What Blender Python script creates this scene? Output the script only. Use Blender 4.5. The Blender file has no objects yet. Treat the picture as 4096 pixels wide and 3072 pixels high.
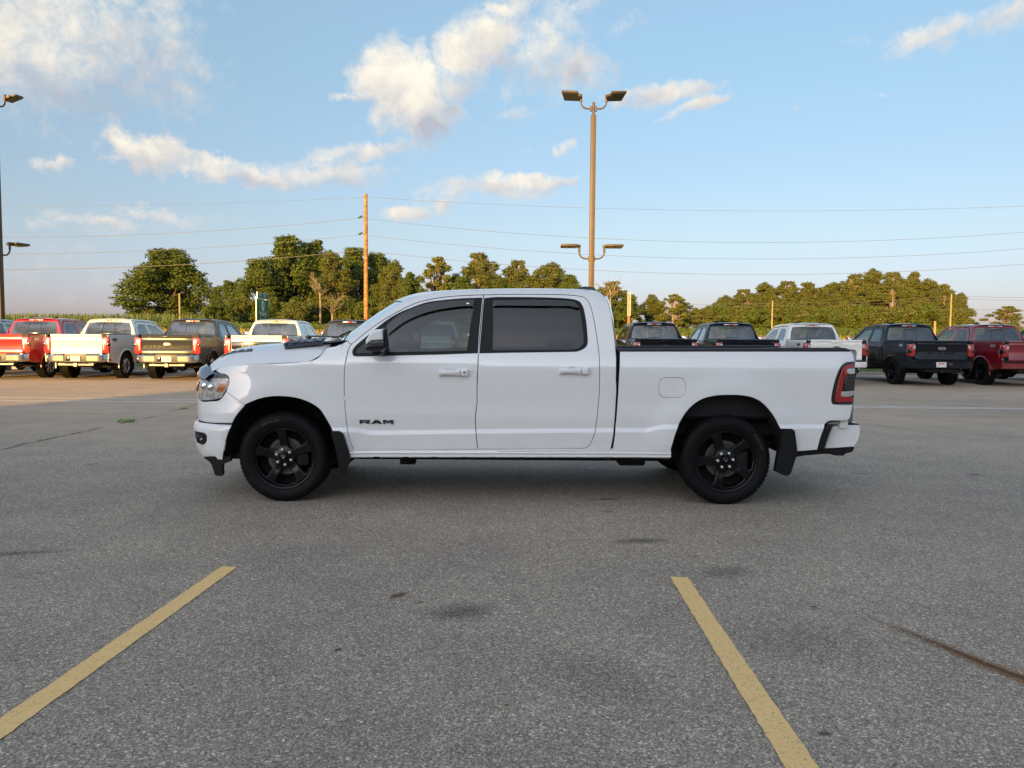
import bpy, bmesh, math, random
import numpy as np
from mathutils import Vector, Matrix, Euler
from mathutils.geometry import delaunay_2d_cdt
random.seed(7); rng = np.random.default_rng(7)
R = math.radians
C = bpy.context.scene.collection
SC = bpy.context.scene

# ------------------------------------------------------------------ camera, light, sky
CAM_H = 1.475
cam_d = bpy.data.cameras.new('camera'); cam = bpy.data.objects.new('camera', cam_d); C.objects.link(cam)
cam_d.sensor_width = 36; cam_d.lens = 27.03; cam_d.clip_start = .05; cam_d.clip_end = 6000
CAMROT = Matrix.Rotation(R(90 - 3.5), 4, 'X') @ Matrix.Rotation(R(.4), 4, 'Z')
cam.matrix_world = Matrix.Translation((0, 0, CAM_H)) @ CAMROT
SC.camera = cam

SUN_EL, SUN_AZ = 10.0, 23.0                       # the sun stands low behind the camera, 23 degrees to its left
sun_d = bpy.data.lights.new('sun', 'SUN'); sun = bpy.data.objects.new('sun', sun_d); C.objects.link(sun)
sun_d.energy = 3.9; sun_d.angle = R(.5); sun_d.color = (1.0, .57, .10)
sun_dir = Vector((-math.sin(R(SUN_AZ)) * math.cos(R(SUN_EL)), -math.cos(R(SUN_AZ)) * math.cos(R(SUN_EL)), math.sin(R(SUN_EL))))
sun.rotation_euler = sun_dir.to_track_quat('Z', 'Y').to_euler()
sun.location = sun_dir * 60

SC.view_settings.view_transform = 'Standard'; SC.view_settings.look = 'None'
SC.view_settings.exposure = 1.33; SC.view_settings.gamma = 1; SC.view_settings.use_curve_mapping = False
SC.render.engine = 'CYCLES'
SC.cycles.max_bounces = 8; SC.cycles.transparent_max_bounces = 16

class NT:
    """small node helper"""
    def __init__(s, tree): s.t = tree; s.n = tree.nodes; s.l = tree.links
    def node(s, typ, **kw):
        n = s.n.new(typ)
        for k, v in kw.items(): setattr(n, k, v)
        return n
    def put(s, sock, v):
        if isinstance(v, bpy.types.NodeSocket): s.l.new(v, sock)
        elif v is not None: sock.default_value = v
    def m(s, op, a, b=None, c=None, clamp=False):
        n = s.node('ShaderNodeMath', operation=op, use_clamp=clamp)
        s.put(n.inputs[0], a)
        if b is not None: s.put(n.inputs[1], b)
        if c is not None: s.put(n.inputs[2], c)
        return n.outputs[0]
    def mix(s, f, a, b, typ='MIX'):
        n = s.node('ShaderNodeMix', data_type='RGBA', blend_type=typ)
        s.put(n.inputs[0], f)
        s.put(n.inputs[6], a if isinstance(a, bpy.types.NodeSocket) else (*a, 1))
        s.put(n.inputs[7], b if isinstance(b, bpy.types.NodeSocket) else (*b, 1))
        return n.outputs[2]
    def noise(s, vec, scale, detail=4, rough=.5, dist=0, dim='3D'):
        n = s.node('ShaderNodeTexNoise', noise_dimensions=dim)
        if vec is not None: s.l.new(vec, n.inputs['Vector'])
        n.inputs['Scale'].default_value = scale; n.inputs['Detail'].default_value = detail
        n.inputs['Roughness'].default_value = rough; n.inputs['Distortion'].default_value = dist
        return n.outputs['Fac']
    def vor(s, vec, scale, out='Distance', feature='F1'):
        n = s.node('ShaderNodeTexVoronoi', feature=feature)
        if vec is not None: s.l.new(vec, n.inputs['Vector'])
        n.inputs['Scale'].default_value = scale
        return n.outputs[out]
    def ramp(s, f, stops):
        n = s.node('ShaderNodeValToRGB'); e = n.color_ramp.elements
        e[0].position = stops[0][0]; e[0].color = (*stops[0][1], 1)
        e[1].position = stops[-1][0]; e[1].color = (*stops[-1][1], 1)
        for p, c in stops[1:-1]:
            k = e.new(p); k.color = (*c, 1)
        s.put(n.inputs[0], f); return n.outputs[0]
    def step(s, f, a, b):
        n = s.node('ShaderNodeMapRange', interpolation_type='SMOOTHSTEP')
        s.put(n.inputs[0], f); n.inputs[1].default_value = a; n.inputs[2].default_value = b
        return n.outputs[0]

# sky with clouds, as one world shader: Nishita air plus cloud banks placed by direction
W = bpy.data.worlds.new('World'); SC.world = W; W.use_nodes = True
w = NT(W.node_tree); w.n.clear()
sky = w.node('ShaderNodeTexSky', sky_type='NISHITA'); sky.sun_disc = False
sky.sun_elevation = R(SUN_EL); sky.sun_rotation = R(180 + SUN_AZ)      # same direction as the lamp
sky.air_density = 1.0; sky.dust_density = 1.2; sky.ozone_density = 2.2; sky.altitude = 200
geo = w.node('ShaderNodeTexCoord'); D = geo.outputs['Generated']
sp = w.node('ShaderNodeSeparateXYZ'); w.l.new(D, sp.inputs[0])
az = w.m('MULTIPLY', w.m('ARCTAN2', sp.outputs[0], sp.outputs[1]), 180 / math.pi)
el = w.m('MULTIPLY', w.m('ARCSINE', sp.outputs[2]), 180 / math.pi)
# (azimuth, elevation, half width, half height, tilt, weight) of each cloud bank, degrees
def sky_at(px, py):
    d = CAMROT.to_3x3() @ Vector(((px - 2048) / 3075.6, -(py - 1536) / 3075.6, -1)); d.normalize()
    return math.degrees(math.atan2(d.x, d.y)), math.degrees(math.asin(d.z))
CLOUDS = [  # photo pixels (source), half sizes in degrees
    (150, 60, 10, 6.5, 0, .95), (420, 200, 8, 3.6, -14, .85), (90, 300, 6, 3, 0, .75), (620, 90, 5, 2.0, 10, .6), (330, 330, 6, 1.4, -12, .5),
    (800, 320, 1.5, .9, -30, .75),
    (560, 610, 3.0, 1.6, -14, 1.15), (820, 670, 4.6, .9, -12, 1.0), (1080, 700, 4.6, .9, -3, 1.0), (1300, 690, 4.6, 1.2, 0, .92), (1420, 615, 3.6, .75, 6, 1.0),
    (1600, 360, 3.5, 3.4, -8, 1.45), (1720, 420, 2.8, 2.6, 0, 1.2), (1840, 330, 3.6, 1.6, 20, .9), (1640, 520, 1.8, 2.0, 20, .9), (1800, 480, 4, 1.6, 0, .45),
    (1900, 190, 3.6, 2.4, 30, 1.2), (1980, 130, 2.4, 1.7, -10, 1.05), (2150, 180, 4.0, 2.4, -5, .85), (2250, 260, 4.6, 2.0, -8, .85), (2270, 110, 3.0, 1.3, 10, .75), (2120, 300, 4.5, 2.2, 0, .6),
    (2030, 30, 1.8, 1.0, 0, .95), (2250, 30, 4, 1.3, 0, .65), (2520, 90, 2.2, .8, 15, .6),
    (1370, 400, 1.2, .6, -20, .8), (1410, 410, 1.2, .6, 0, .8), (1390, 540, .8, .5, 30, .6),
    (2650, 375, 4.4, .8, 4, 1.0), (2800, 415, 2.4, .5, 14, 1.0), (2090, 450, 2.4, .6, 6, .6),
    (2000, 745, 5.4, .9, 2, 1.05), (2150, 715, 4.4, .6, 3, 1.0), (1680, 840, 2.4, .7, 6, 1.0), (1800, 790, 3, .6, 0, .55),
    (300, 1120, 13, 2.2, 0, .40), (60, 1000, 8, 1.6, 0, .38), (180, 668, 1.3, .5, 0, .8), (340, 590, 1.0, .5, 0, .55), (300, 540, .8, .4, 0, .5),
    (700, 860, 4.0, .6, -8, .75), (480, 880, 4.0, .6, -5, .75), (250, 900, 6.0, .7, -4, .5), (850, 870, 2.0, .3, -8, .6),
    (3750, 120, 3.6, .9, 8, .8), (4000, 80, 5, 1.1, 12, .7), (3550, 150, 4, .6, 6, .35), (4000, 180, 2.2, .5, 10, .45),
    (2280, 580, .9, .5, 15, .75), (2100, 605, .6, .3, 0, .55), (3230, 405, .6, .3, 0, .6), (3370, 378, .4, .2, 0, .5), (3550, 378, .7, .3, -10, .5)]
CL = [(*sky_at(px, py), a, b, t, k) for px, py, a, b, t, k in CLOUDS]
CL += [(-75, 22, 18, 5, 5, 1.0), (-110, 14, 16, 3, 0, 1.0), (70, 30, 16, 5, -5, 1.0), (100, 14, 20, 3, 0, 1.0), (150, 26, 20, 4, 4, 1.1), (-150, 34, 18, 5, 0, 1.0),
       (178, 12, 25, 1.6, 0, .9), (-168, 20, 20, 2, 4, .8), (60, 60, 20, 9, 0, .9)]
warp = w.noise(D, 13, 5, .6); warp2 = w.noise(D, 60, 5, .6)
wz = w.m('MULTIPLY', w.m('SUBTRACT', warp, .5), 7.0)
wz2 = w.m('MULTIPLY', w.m('SUBTRACT', warp2, .5), 2.2)
azw = w.m('ADD', az, w.m('ADD', wz, wz2)); elw = w.m('ADD', el, w.m('MULTIPLY', w.m('ADD', wz, wz2), .45))
dens = None; lift = None
for a0, e0, ha, hb, tl, k in CL:
    ca, sa = math.cos(R(tl)), math.sin(R(tl)); q = max(.2, math.cos(R(e0)))
    dx = w.m('MULTIPLY_ADD', azw, q, -a0 * q); dy = w.m('SUBTRACT', elw, e0)
    u = w.m('MULTIPLY_ADD', dx, ca / ha, w.m('MULTIPLY', dy, sa / ha))
    v = w.m('MULTIPLY_ADD', dx, -sa / hb, w.m('MULTIPLY', dy, ca / hb))
    r2 = w.m('MULTIPLY_ADD', u, u, w.m('MULTIPLY', v, v))
    g = w.m('MULTIPLY', w.m('SUBTRACT', 1, w.m('MULTIPLY', r2, .62), clamp=True), k)
    # side of the bank turned to the sun (upper left) is lit, the other greyer
    s_ = w.m('MULTIPLY', g, w.m('MULTIPLY_ADD', u, -.30, w.m('MULTIPLY', v, .55)))
    dens = g if dens is None else w.m('MAXIMUM', dens, g)
    lift = s_ if lift is None else w.m('ADD', lift, s_)
fine = w.noise(D, 34, 10, .68, .3)
big = w.noise(D, 9, 6, .55)
cover = w.step(w.m('ADD', w.m('MULTIPLY', dens, .81), w.m('ADD', w.m('MULTIPLY', w.m('SUBTRACT', fine, .5), 1.15), w.m('MULTIPLY', w.m('SUBTRACT', big, .5), .55))),   .25, .92)
lit = w.m('ADD', w.m('ADD', .58, w.m('MULTIPLY', lift, .75)), w.m('MULTIPLY', w.m('SUBTRACT', w.noise(D, 26, 6, .6, .4), .5), 1.3), clamp=True)
cloud_col = w.mix(lit, (.55, .57, .64), (1.15, 1.06, .90))
low = w.step(el, 0, 16)
cloud_col = w.mix(low, w.mix(.35, cloud_col, (.62, .60, .66)), cloud_col)
# the air itself: nishita, lifted near the horizon by pale haze
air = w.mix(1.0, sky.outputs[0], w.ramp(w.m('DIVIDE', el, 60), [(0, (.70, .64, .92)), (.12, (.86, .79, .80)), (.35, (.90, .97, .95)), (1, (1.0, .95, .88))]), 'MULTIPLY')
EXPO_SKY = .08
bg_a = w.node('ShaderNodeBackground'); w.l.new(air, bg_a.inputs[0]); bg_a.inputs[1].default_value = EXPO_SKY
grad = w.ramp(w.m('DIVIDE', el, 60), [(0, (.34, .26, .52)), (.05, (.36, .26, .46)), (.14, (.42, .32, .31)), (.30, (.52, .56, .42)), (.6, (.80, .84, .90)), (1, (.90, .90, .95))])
# warm glow of the evening sky round the sun
dotn = w.node('ShaderNodeVectorMath', operation='DOT_PRODUCT'); w.l.new(D, dotn.inputs[0]); dotn.inputs[1].default_value = sun_dir
glow = w.m('POWER', w.m('MAXIMUM', dotn.outputs['Value'], 0), 5)
grad = w.mix(glow, grad, (9.6, 9.2, 9.3))
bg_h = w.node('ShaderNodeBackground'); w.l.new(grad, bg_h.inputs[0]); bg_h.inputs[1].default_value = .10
bg_c = w.node('ShaderNodeBackground'); w.l.new(cloud_col, bg_c.inputs[0]); bg_c.inputs[1].default_value = .37
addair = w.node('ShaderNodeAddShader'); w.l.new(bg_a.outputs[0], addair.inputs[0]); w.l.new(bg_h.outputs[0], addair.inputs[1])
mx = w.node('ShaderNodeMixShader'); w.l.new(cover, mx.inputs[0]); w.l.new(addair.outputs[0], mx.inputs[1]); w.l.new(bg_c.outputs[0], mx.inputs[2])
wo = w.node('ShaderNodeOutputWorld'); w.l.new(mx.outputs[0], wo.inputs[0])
W.cycles.sampling_method = 'MANUAL'; W.cycles.sample_map_resolution = 512

# ------------------------------------------------------------------ materials
MATS = {}
def mat(name, col=(.5, .5, .5), rough=.5, metal=0, coat=0, spec=.5, fn=None, bump=None, trans=0, emit=None, ior=1.5):
    if name in MATS: return MATS[name]
    m = bpy.data.materials.new(name); m.use_nodes = True; t = NT(m.node_tree)
    b = t.n['Principled BSDF']
    b.inputs['Base Color'].default_value = (*col, 1); b.inputs['Roughness'].default_value = rough
    b.inputs['Metallic'].default_value = metal; b.inputs['Coat Weight'].default_value = coat
    b.inputs['Coat Roughness'].default_value = .02; b.inputs['Coat IOR'].default_value = 1.65; b.inputs['Specular IOR Level'].default_value = spec
    b.inputs['IOR'].default_value = ior
    if trans: b.inputs['Transmission Weight'].default_value = trans
    if fn: fn(t, b)
    MATS[name] = m; return m
def objco(t): return t.node('ShaderNodeTexCoord').outputs['Object']
def speck(c, amt=.15, sc=40, bump=0, bsc=200, bd=.002):
    def f(t, b):
        o = objco(t); n = t.noise(o, sc, 5, .6)
        t.l.new(t.mix(t.step(n, .3, .7), tuple(x * (1 - amt) for x in c), tuple(min(1, x * (1 + amt)) for x in c)), b.inputs['Base Color'])
        if bump:
            bn = t.node('ShaderNodeBump'); bn.inputs['Strength'].default_value = bump; bn.inputs['Distance'].default_value = bd
            t.l.new(t.noise(o, bsc, 3, .6), bn.inputs['Height']); t.l.new(bn.outputs[0], b.inputs['Normal'])
    return f
def paint_fn(c, dirt=.12):
    def f(t, b):
        o = objco(t); s = t.node('ShaderNodeSeparateXYZ'); t.l.new(o, s.inputs[0])
        n = t.noise(o, 6, 6, .6)
        low = t.step(s.outputs[2], .95, .38)                 # road dust thrown up on the lower body
        f_ = t.m('MULTIPLY', t.m('MULTIPLY', low, t.step(n, .35, .75)), dirt * 3.2, clamp=True)
        t.l.new(t.mix(f_, c, (.30, .27, .23)), b.inputs['Base Color'])
        t.put(b.inputs['Roughness'], t.m('ADD', .22, t.m('MULTIPLY', f_, .5)))
        bn = t.node('ShaderNodeBump'); bn.inputs['Strength'].default_value = .02; bn.inputs['Distance'].default_value = .001
        t.l.new(t.noise(o, 300, 2, .5), bn.inputs['Height']); t.l.new(bn.outputs[0], b.inputs['Coat Normal'])
    return f
def paint(name, c, metal=0, dirt=.12):
    dark = max(c) < .1
    return mat(name, c, .3, metal, .35 if dark else 1.0, spec=.12 if dark else .5, fn=paint_fn(c, dirt))
WHITE = paint('white_paint', (.84, .85, .87), dirt=.05)
M_BLACKPL = mat('black_plastic', (.008, .008, .010), .5, spec=.25, fn=speck((.011, .011, .013), .2, 60, .25, 900, .0006))
M_GLOSSBLK = mat('gloss_black', (.008, .008, .010), .12, coat=.6)
M_DARK = mat('dark_underbody', (.004, .004, .004), .9)
M_RUBBER = mat('tyre_rubber', (.005, .005, .006), .6, spec=.15, fn=speck((.007, .007, .008), .3, 25, .3, 300, .0008))
M_RIMBLK = mat('satin_black_rim', (.003, .003, .004), .30, .0, .10, spec=.25)
M_CHROME = mat('chrome', (.75, .75, .76), .10, 1)
M_STEEL = mat('brushed_steel', (.42, .42, .43), .38, 1, fn=speck((.42, .42, .43), .2, 80))
M_SILVER = mat('silver_nut', (.80, .80, .80), .3, .8)
def glass(name, tint, refl=1.0, rough=0.0, k0=1.7):
    if name in MATS: return MATS[name]
    m = bpy.data.materials.new(name); m.use_nodes = True; t = NT(m.node_tree); t.n.clear()
    tr = t.node('ShaderNodeBsdfTransparent'); tr.inputs[0].default_value = (*tint, 1)
    gl = t.node('ShaderNodeBsdfGlossy'); gl.inputs['Roughness'].default_value = rough; gl.inputs[0].default_value = (refl, refl, refl, 1)
    fr = t.node('ShaderNodeFresnel'); fr.inputs[0].default_value = 1.52
    k = t.m('ADD', t.m('MULTIPLY', fr.outputs[0], k0), .015, clamp=True)
    x = t.node('ShaderNodeMixShader'); t.l.new(k, x.inputs[0]); t.l.new(tr.outputs[0], x.inputs[1]); t.l.new(gl.outputs[0], x.inputs[2])
    o = t.node('ShaderNodeOutputMaterial'); t.l.new(x.outputs[0], o.inputs[0]); MATS[name] = m; return m
G_CLEAR = glass('clear_glass', (.72, .80, .77)); G_TINT = glass('privacy_glass', (.12, .13, .145)); G_LENS = glass('lamp_lens', (.93, .93, .93))
G_VISOR = glass('smoked_acrylic', (.10, .09, .11)); G_FRONT = glass('front_door_glass', (.27, .35, .335))
M_RED = mat('red_lens', (.36, .008, .010), .12, coat=1)
M_REDB = mat('bright_red_lens', (.75, .015, .02), .15, coat=1)
M_AMBER = mat('amber_reflector', (.62, .20, .05), .25, coat=.6)
M_CLEARL = mat('clear_lens', (.55, .55, .56), .15, .3, coat=1)
M_SEAT = mat('seat_fabric', (.03, .03, .032), .8)
M_SEATL = mat('grey_seat', (.10, .10, .10), .8)

# ------------------------------------------------------------------ mesh helpers
def new_obj(name, verts, faces, material, parent=None, normals=None, smooth=True, sharp=None):
    me = bpy.data.meshes.new(name)
    me.from_pydata([tuple(map(float, v)) for v in verts], [], [tuple(map(int, f)) for f in faces])
    me.update()
    mats = material if isinstance(material, (list, tuple)) else [material]
    for m_ in mats: me.materials.append(m_)
    if smooth:
        me.polygons.foreach_set('use_smooth', [True] * len(me.polygons))
        if normals is not None: me.normals_split_custom_set_from_vertices([tuple(n) for n in normals])
        elif sharp: me.set_sharp_from_angle(angle=R(sharp))
    o = bpy.data.objects.new(name, me); C.objects.link(o)
    if parent: o.parent = parent
    return o
def empty(name, loc, rz=0, **tags):
    o = bpy.data.objects.new(name, None); C.objects.link(o); o.location = loc; o.rotation_euler = (0, 0, rz); o.empty_display_size = .2
    for k, v in tags.items(): o[k] = v
    return o
def tag(o, **k):
    for a, b in k.items(): o[a] = b
    return o
def children_of(o): return [c for c in bpy.data.objects if c.parent == o]
class MB:
    """collects simple solids into one mesh"""
    def __init__(s): s.v = []; s.f = []; s.mi = []
    def add(s, v, f, mi=0):
        k = len(s.v); s.v += [tuple(p) for p in v]; s.f += [tuple(i + k for i in q) for q in f]; s.mi += [mi] * len(f); return s
    def box(s, x0, x1, y0, y1, z0, z1, mi=0, ch=0.0):
        if ch <= 0:
            v = [(x, y, z) for x in (x0, x1) for y in (y0, y1) for z in (z0, z1)]
            return s.add(v, [(0, 1, 3, 2), (4, 6, 7, 5), (0, 4, 5, 1), (2, 3, 7, 6), (0, 2, 6, 4), (1, 5, 7, 3)], mi)
        bm = bmesh.new(); bmesh.ops.create_cube(bm, size=1)
        for q in bm.verts: q.co = ((x0 + x1) / 2 + q.co.x * (x1 - x0), (y0 + y1) / 2 + q.co.y * (y1 - y0), (z0 + z1) / 2 + q.co.z * (z1 - z0))
        bmesh.ops.bevel(bm, geom=bm.edges[:], offset=ch, segments=2, profile=.5, affect='EDGES')
        return s.bm(bm, mi)
    def bm(s, bm, mi=0):
        bm.verts.index_update(); s.add([q.co[:] for q in bm.verts], [[q.index for q in f.verts] for f in bm.faces], mi); bm.free(); return s
    def tube(s, pts, rad, n=8, mi=0, caps=True):
        pts = [Vector(p) for p in pts]; m_ = len(pts); rad = rad if isinstance(rad, (list, tuple)) else [rad] * m_
        v = []; f = []; prev = None
        for i, p in enumerate(pts):
            d = (pts[min(i + 1, m_ - 1)] - pts[max(i - 1, 0)]).normalized()
            if prev is None:
                a = d.cross(Vector((0, 0, 1)));
                if a.length < .1: a = d.cross(Vector((1, 0, 0)))
                a.normalize()
            else: a = (prev - d * prev.dot(d)).normalized()
            prev = a; b = d.cross(a)
            for k in range(n):
                t = 2 * math.pi * (k + .5) / n; v.append(p + (a * math.cos(t) + b * math.sin(t)) * rad[i])
        for i in range(m_ - 1):
            for k in range(n):
                f.append((i * n + k, i * n + (k + 1) % n, (i + 1) * n + (k + 1) % n, (i + 1) * n + k))
        if caps: f.append(tuple(range(n))[::-1]); f.append(tuple(range((m_ - 1) * n, m_ * n)))
        return s.add(v, f, mi)
    def lathe(s, prof, n=48, axis='Y', cen=(0, 0, 0), mi=0, closed=False):
        """prof: (radius, along axis)"""
        v = []; f = []; m_ = len(prof)
        for k in range(n):
            t = 2 * math.pi * k / n; c_, s_ = math.cos(t), math.sin(t)
            for r_, h in prof:
                p = {'Y': (r_ * c_, h, r_ * s_), 'X': (h, r_ * c_, r_ * s_), 'Z': (r_ * c_, r_ * s_, h)}[axis]
                v.append((p[0] + cen[0], p[1] + cen[1], p[2] + cen[2]))
        for k in range(n):
            for i in range(m_ - 1 + (1 if closed else 0)):
                a, b = k * m_ + i, k * m_ + (i + 1) % m_; k2 = (k + 1) % n
                q = (a, b, k2 * m_ + (i + 1) % m_, k2 * m_ + i)
                f.append(q)
        return s.add(v, f, mi)
    def prism(s, poly, fn, mi=0):
        """poly 2D; fn(a, b, side) -> 3D for side 0/1"""
        n = len(poly); v = [fn(a, b, 0) for a, b in poly] + [fn(a, b, 1) for a, b in poly]
        f = [tuple(range(n)), tuple(range(2 * n - 1, n - 1, -1))] + [(i, (i + 1) % n, (i + 1) % n + n, i + n) for i in range(n)]
        return s.add(v, f, mi)
    def build(s, name, material, parent=None, smooth=True, sharp=35, shift=None):
        v = s.v if shift is None else [(a[0] - shift[0], a[1] - shift[1], a[2] - shift[2]) for a in s.v]
        o = new_obj(name, v, s.f, material, parent, smooth=smooth, sharp=sharp)
        if any(s.mi): o.data.polygons.foreach_set('material_index', s.mi)
        bm = bmesh.new(); bm.from_mesh(o.data); bmesh.ops.recalc_face_normals(bm, faces=bm.faces[:]); bm.to_mesh(o.data); bm.free()
        return o
def inside(poly, P):
    x, y = P[:, 0], P[:, 1]; r = np.zeros(len(P), bool); n = len(poly); j = n - 1
    for i in range(n):
        xi, yi = poly[i]; xj, yj = poly[j]
        c = ((yi > y) != (yj > y))
        if yi != yj: r ^= c & (x < (xj - xi) * (y - yi) / (yj - yi) + xi)
        j = i
    return r
def seg_dist(poly, P):
    d = np.full(len(P), 1e9); n = len(poly)
    for i in range(n):
        a = np.array(poly[i]); b = np.array(poly[(i + 1) % n]); ab = b - a; L = max(1e-12, ab @ ab)
        t = np.clip(((P - a) @ ab) / L, 0, 1); q = a + t[:, None] * ab
        d = np.minimum(d, np.hypot(*(P - q).T))
    return d
def curve(poly, step, corner=38, closed=True):
    """smooth the traced outline, keeping its real corners"""
    n = len(poly); P = [np.array(p, float) for p in poly]; out = []
    cor = []
    for i in range(n):
        a, b, c = P[i - 1], P[i], P[(i + 1) % n]; u, v = b - a, c - b
        if (not closed and i in (0, n - 1)): cor.append(True); continue
        an = abs(math.degrees(math.atan2(u[0] * v[1] - u[1] * v[0], u @ v))); cor.append(an > corner)
    for i in range(n if closed else n - 1):
        p1, p2 = P[i], P[(i + 1) % n]; L = np.linalg.norm(p2 - p1)
        p0 = 2 * p1 - p2 if cor[i] else P[i - 1]; p3 = 2 * p2 - p1 if cor[(i + 1) % n] else P[(i + 2) % n]
        m1 = (p2 - p0) / 2; m2 = (p3 - p1) / 2
        # keep tangents no longer than the chord
        for m_ in (m1, m2):
            l = np.linalg.norm(m_)
            if l > L: m_ *= L / l
        k = max(1, int(math.ceil(L / step)))
        for j in range(k):
            t = j / k; t2 = t * t; t3 = t2 * t
            out.append((2 * t3 - 3 * t2 + 1) * p1 + (t3 - 2 * t2 + t) * m1 + (-2 * t3 + 3 * t2) * p2 + (t3 - t2) * m2)
    if not closed: out.append(P[-1])
    return [tuple(p) for p in out]
def area(p): return .5 * sum(p[i - 1][0] * p[i][1] - p[i][0] * p[i - 1][1] for i in range(len(p)))
def offset(poly, d):
    """move a counter-clockwise outline inwards by d; returns points and outward normals"""
    n = len(poly); out = []; nn = []
    for i in range(n):
        a, b, c = np.array(poly[i - 1]), np.array(poly[i]), np.array(poly[(i + 1) % n])
        e1 = b - a; e2 = c - b
        e1 = e1 / (np.linalg.norm(e1) + 1e-12); e2 = e2 / (np.linalg.norm(e2) + 1e-12)
        n1 = np.array((e1[1], -e1[0])); n2 = np.array((e2[1], -e2[0])); m_ = n1 + n2; l = np.linalg.norm(m_)
        m_ = n1 if l < 1e-6 else m_ / l
        k = 1 / max(.45, m_ @ n1); out.append(tuple(b - m_ * d * k)); nn.append(m_)
    return out, nn
def sheet(name, outline, fmap, material, parent=None, holes=(), thick=.02, step=.05, gap=.0035, bev=.003, back=None, lines=(), eps=.004, smoothed=True, ostep=None, corner=38, mirror=None):
    """a pressed panel: outline (a,b) mapped on a surface, with rolled edges. fmap takes arrays (a,b)->(n,3)"""
    ostep = ostep or step * .6
    def prep(p, g):
        p = curve(p, ostep, corner) if smoothed else list(p)
        if area(p) < 0: p = p[::-1]
        return p
    outer = prep(outline, 0); outer, no = offset(outer, gap)
    inner, _ = offset(outer, bev)
    loops = [(outer, inner, no, 1)]
    for h in holes:
        hp = prep(h, 0); hp, nh = offset(hp, -gap * 0); hi, _ = offset(hp, -bev)
        loops.append((hp, hi, nh, -1))
    pts = []; edges = []
    for o_, i_, n_, s_ in loops:
        k = len(pts); pts += i_; edges += [(k + j, k + (j + 1) % len(i_)) for j in range(len(i_))]
    A = np.array(inner); lo, hi_ = A.min(0), A.max(0)
    gx = np.arange(lo[0] + step / 2, hi_[0], step); gy = np.arange(lo[1] + step / 2, hi_[1], step)
    G = np.array([(x + (step / 2 if j % 2 else 0), y) for j, y in enumerate(gy) for x in gx]) if len(gx) and len(gy) else np.zeros((0, 2))
    L = np.array([p for ln in lines for p in ln]) if len(lines) else np.zeros((0, 2))
    for Q, md in ((G, step * .4), (L, .004)):
        if not len(Q): continue
        ok = inside(inner, Q)
        for o_, i_, n_, s_ in loops:
            ok &= seg_dist(i_, Q) > md
            if s_ < 0: ok &= ~inside(i_, Q)
        if Q is G and len(L):
            idx = np.where(ok)[0]
            for i in idx:
                if np.min(np.abs(L - Q[i]).sum(1)) < step * .3: ok[i] = False
        pts += [tuple(p) for p in Q[ok]]
    vs, es, fs, *_ = delaunay_2d_cdt([Vector(p) for p in pts], edges, [], 0, 1e-6)
    V2 = np.array([tuple(v) for v in vs]); F = [tuple(f) for f in fs]
    cen = np.array([V2[list(f)].mean(0) for f in F]); ok = inside(inner, cen)
    for o_, i_, n_, s_ in loops[1:]: ok &= ~inside(i_, cen)
    F = [f for f, k in zip(F, ok) if k]
    def nrm(V):
        a, b = V[:, 0], V[:, 1]
        da = fmap(a + eps, b) - fmap(a - eps, b); db = fmap(a, b + eps) - fmap(a, b - eps)
        n = np.cross(da, db); return n / (np.linalg.norm(n, axis=1)[:, None] + 1e-12), da / (2 * eps), db / (2 * eps)
    P3 = fmap(V2[:, 0], V2[:, 1]); N3, _, _ = nrm(V2)
    # which way is out
    if back is None: back = np.array((0, 1, 0))
    back = np.array(back, float)
    flip = (N3 @ back).mean() > 0
    if flip: N3 = -N3
    verts = P3.tolist(); norms = N3.tolist(); faces = [tuple(reversed(f)) if flip else f for f in F]
    # index of the loop vertices in the triangulation output
    key = {(round(v[0], 6), round(v[1], 6)): i for i, v in enumerate(V2)}
    for o_, i_, n_, s_ in loops:
        m_ = len(i_); O = np.array(o_); P = fmap(O[:, 0], O[:, 1]); Nn, da, db = nrm(O)
        if flip: Nn = -Nn
        out3 = np.array(n_)[:, :1] * da + np.array(n_)[:, 1:] * db
        out3 /= (np.linalg.norm(out3, axis=1)[:, None] + 1e-12)
        out3 *= s_
        b1 = P + back * bev * .8; b2 = P + back * thick
        k = len(verts)
        verts += b1.tolist(); norms += ((Nn + out3) / 1.414).tolist()
        verts += b2.tolist(); norms += out3.tolist()
        idx = []
        for p in i_:
            q = key.get((round(p[0], 6), round(p[1], 6)))
            if q is None:
                q = int(np.argmin(np.abs(V2 - np.array(p)).sum(1)))
            idx.append(q)
        for j in range(m_):
            j2 = (j + 1) % m_
            q1 = (idx[j], k + j, k + j2, idx[j2]); q2 = (k + j, k + m_ + j, k + m_ + j2, k + j2)
            if idx[j] == idx[j2]: q1 = (idx[j], k + j, k + j2)
            if (not flip) == (s_ > 0): pass
            else: q1 = q1[::-1]; q2 = q2[::-1]
            if s_ < 0: pass
            faces += [q1, q2]
    o = new_obj(name, verts, faces, material, parent, normals=norms)
    res = [o]
    if mirror is not None:
        mv = np.array(verts) * np.array(mirror); mn = np.array(norms) * np.array(mirror)
        res.append(new_obj(name, mv.tolist(), [f[::-1] for f in faces], material, parent, normals=mn.tolist()))
    return res
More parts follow.
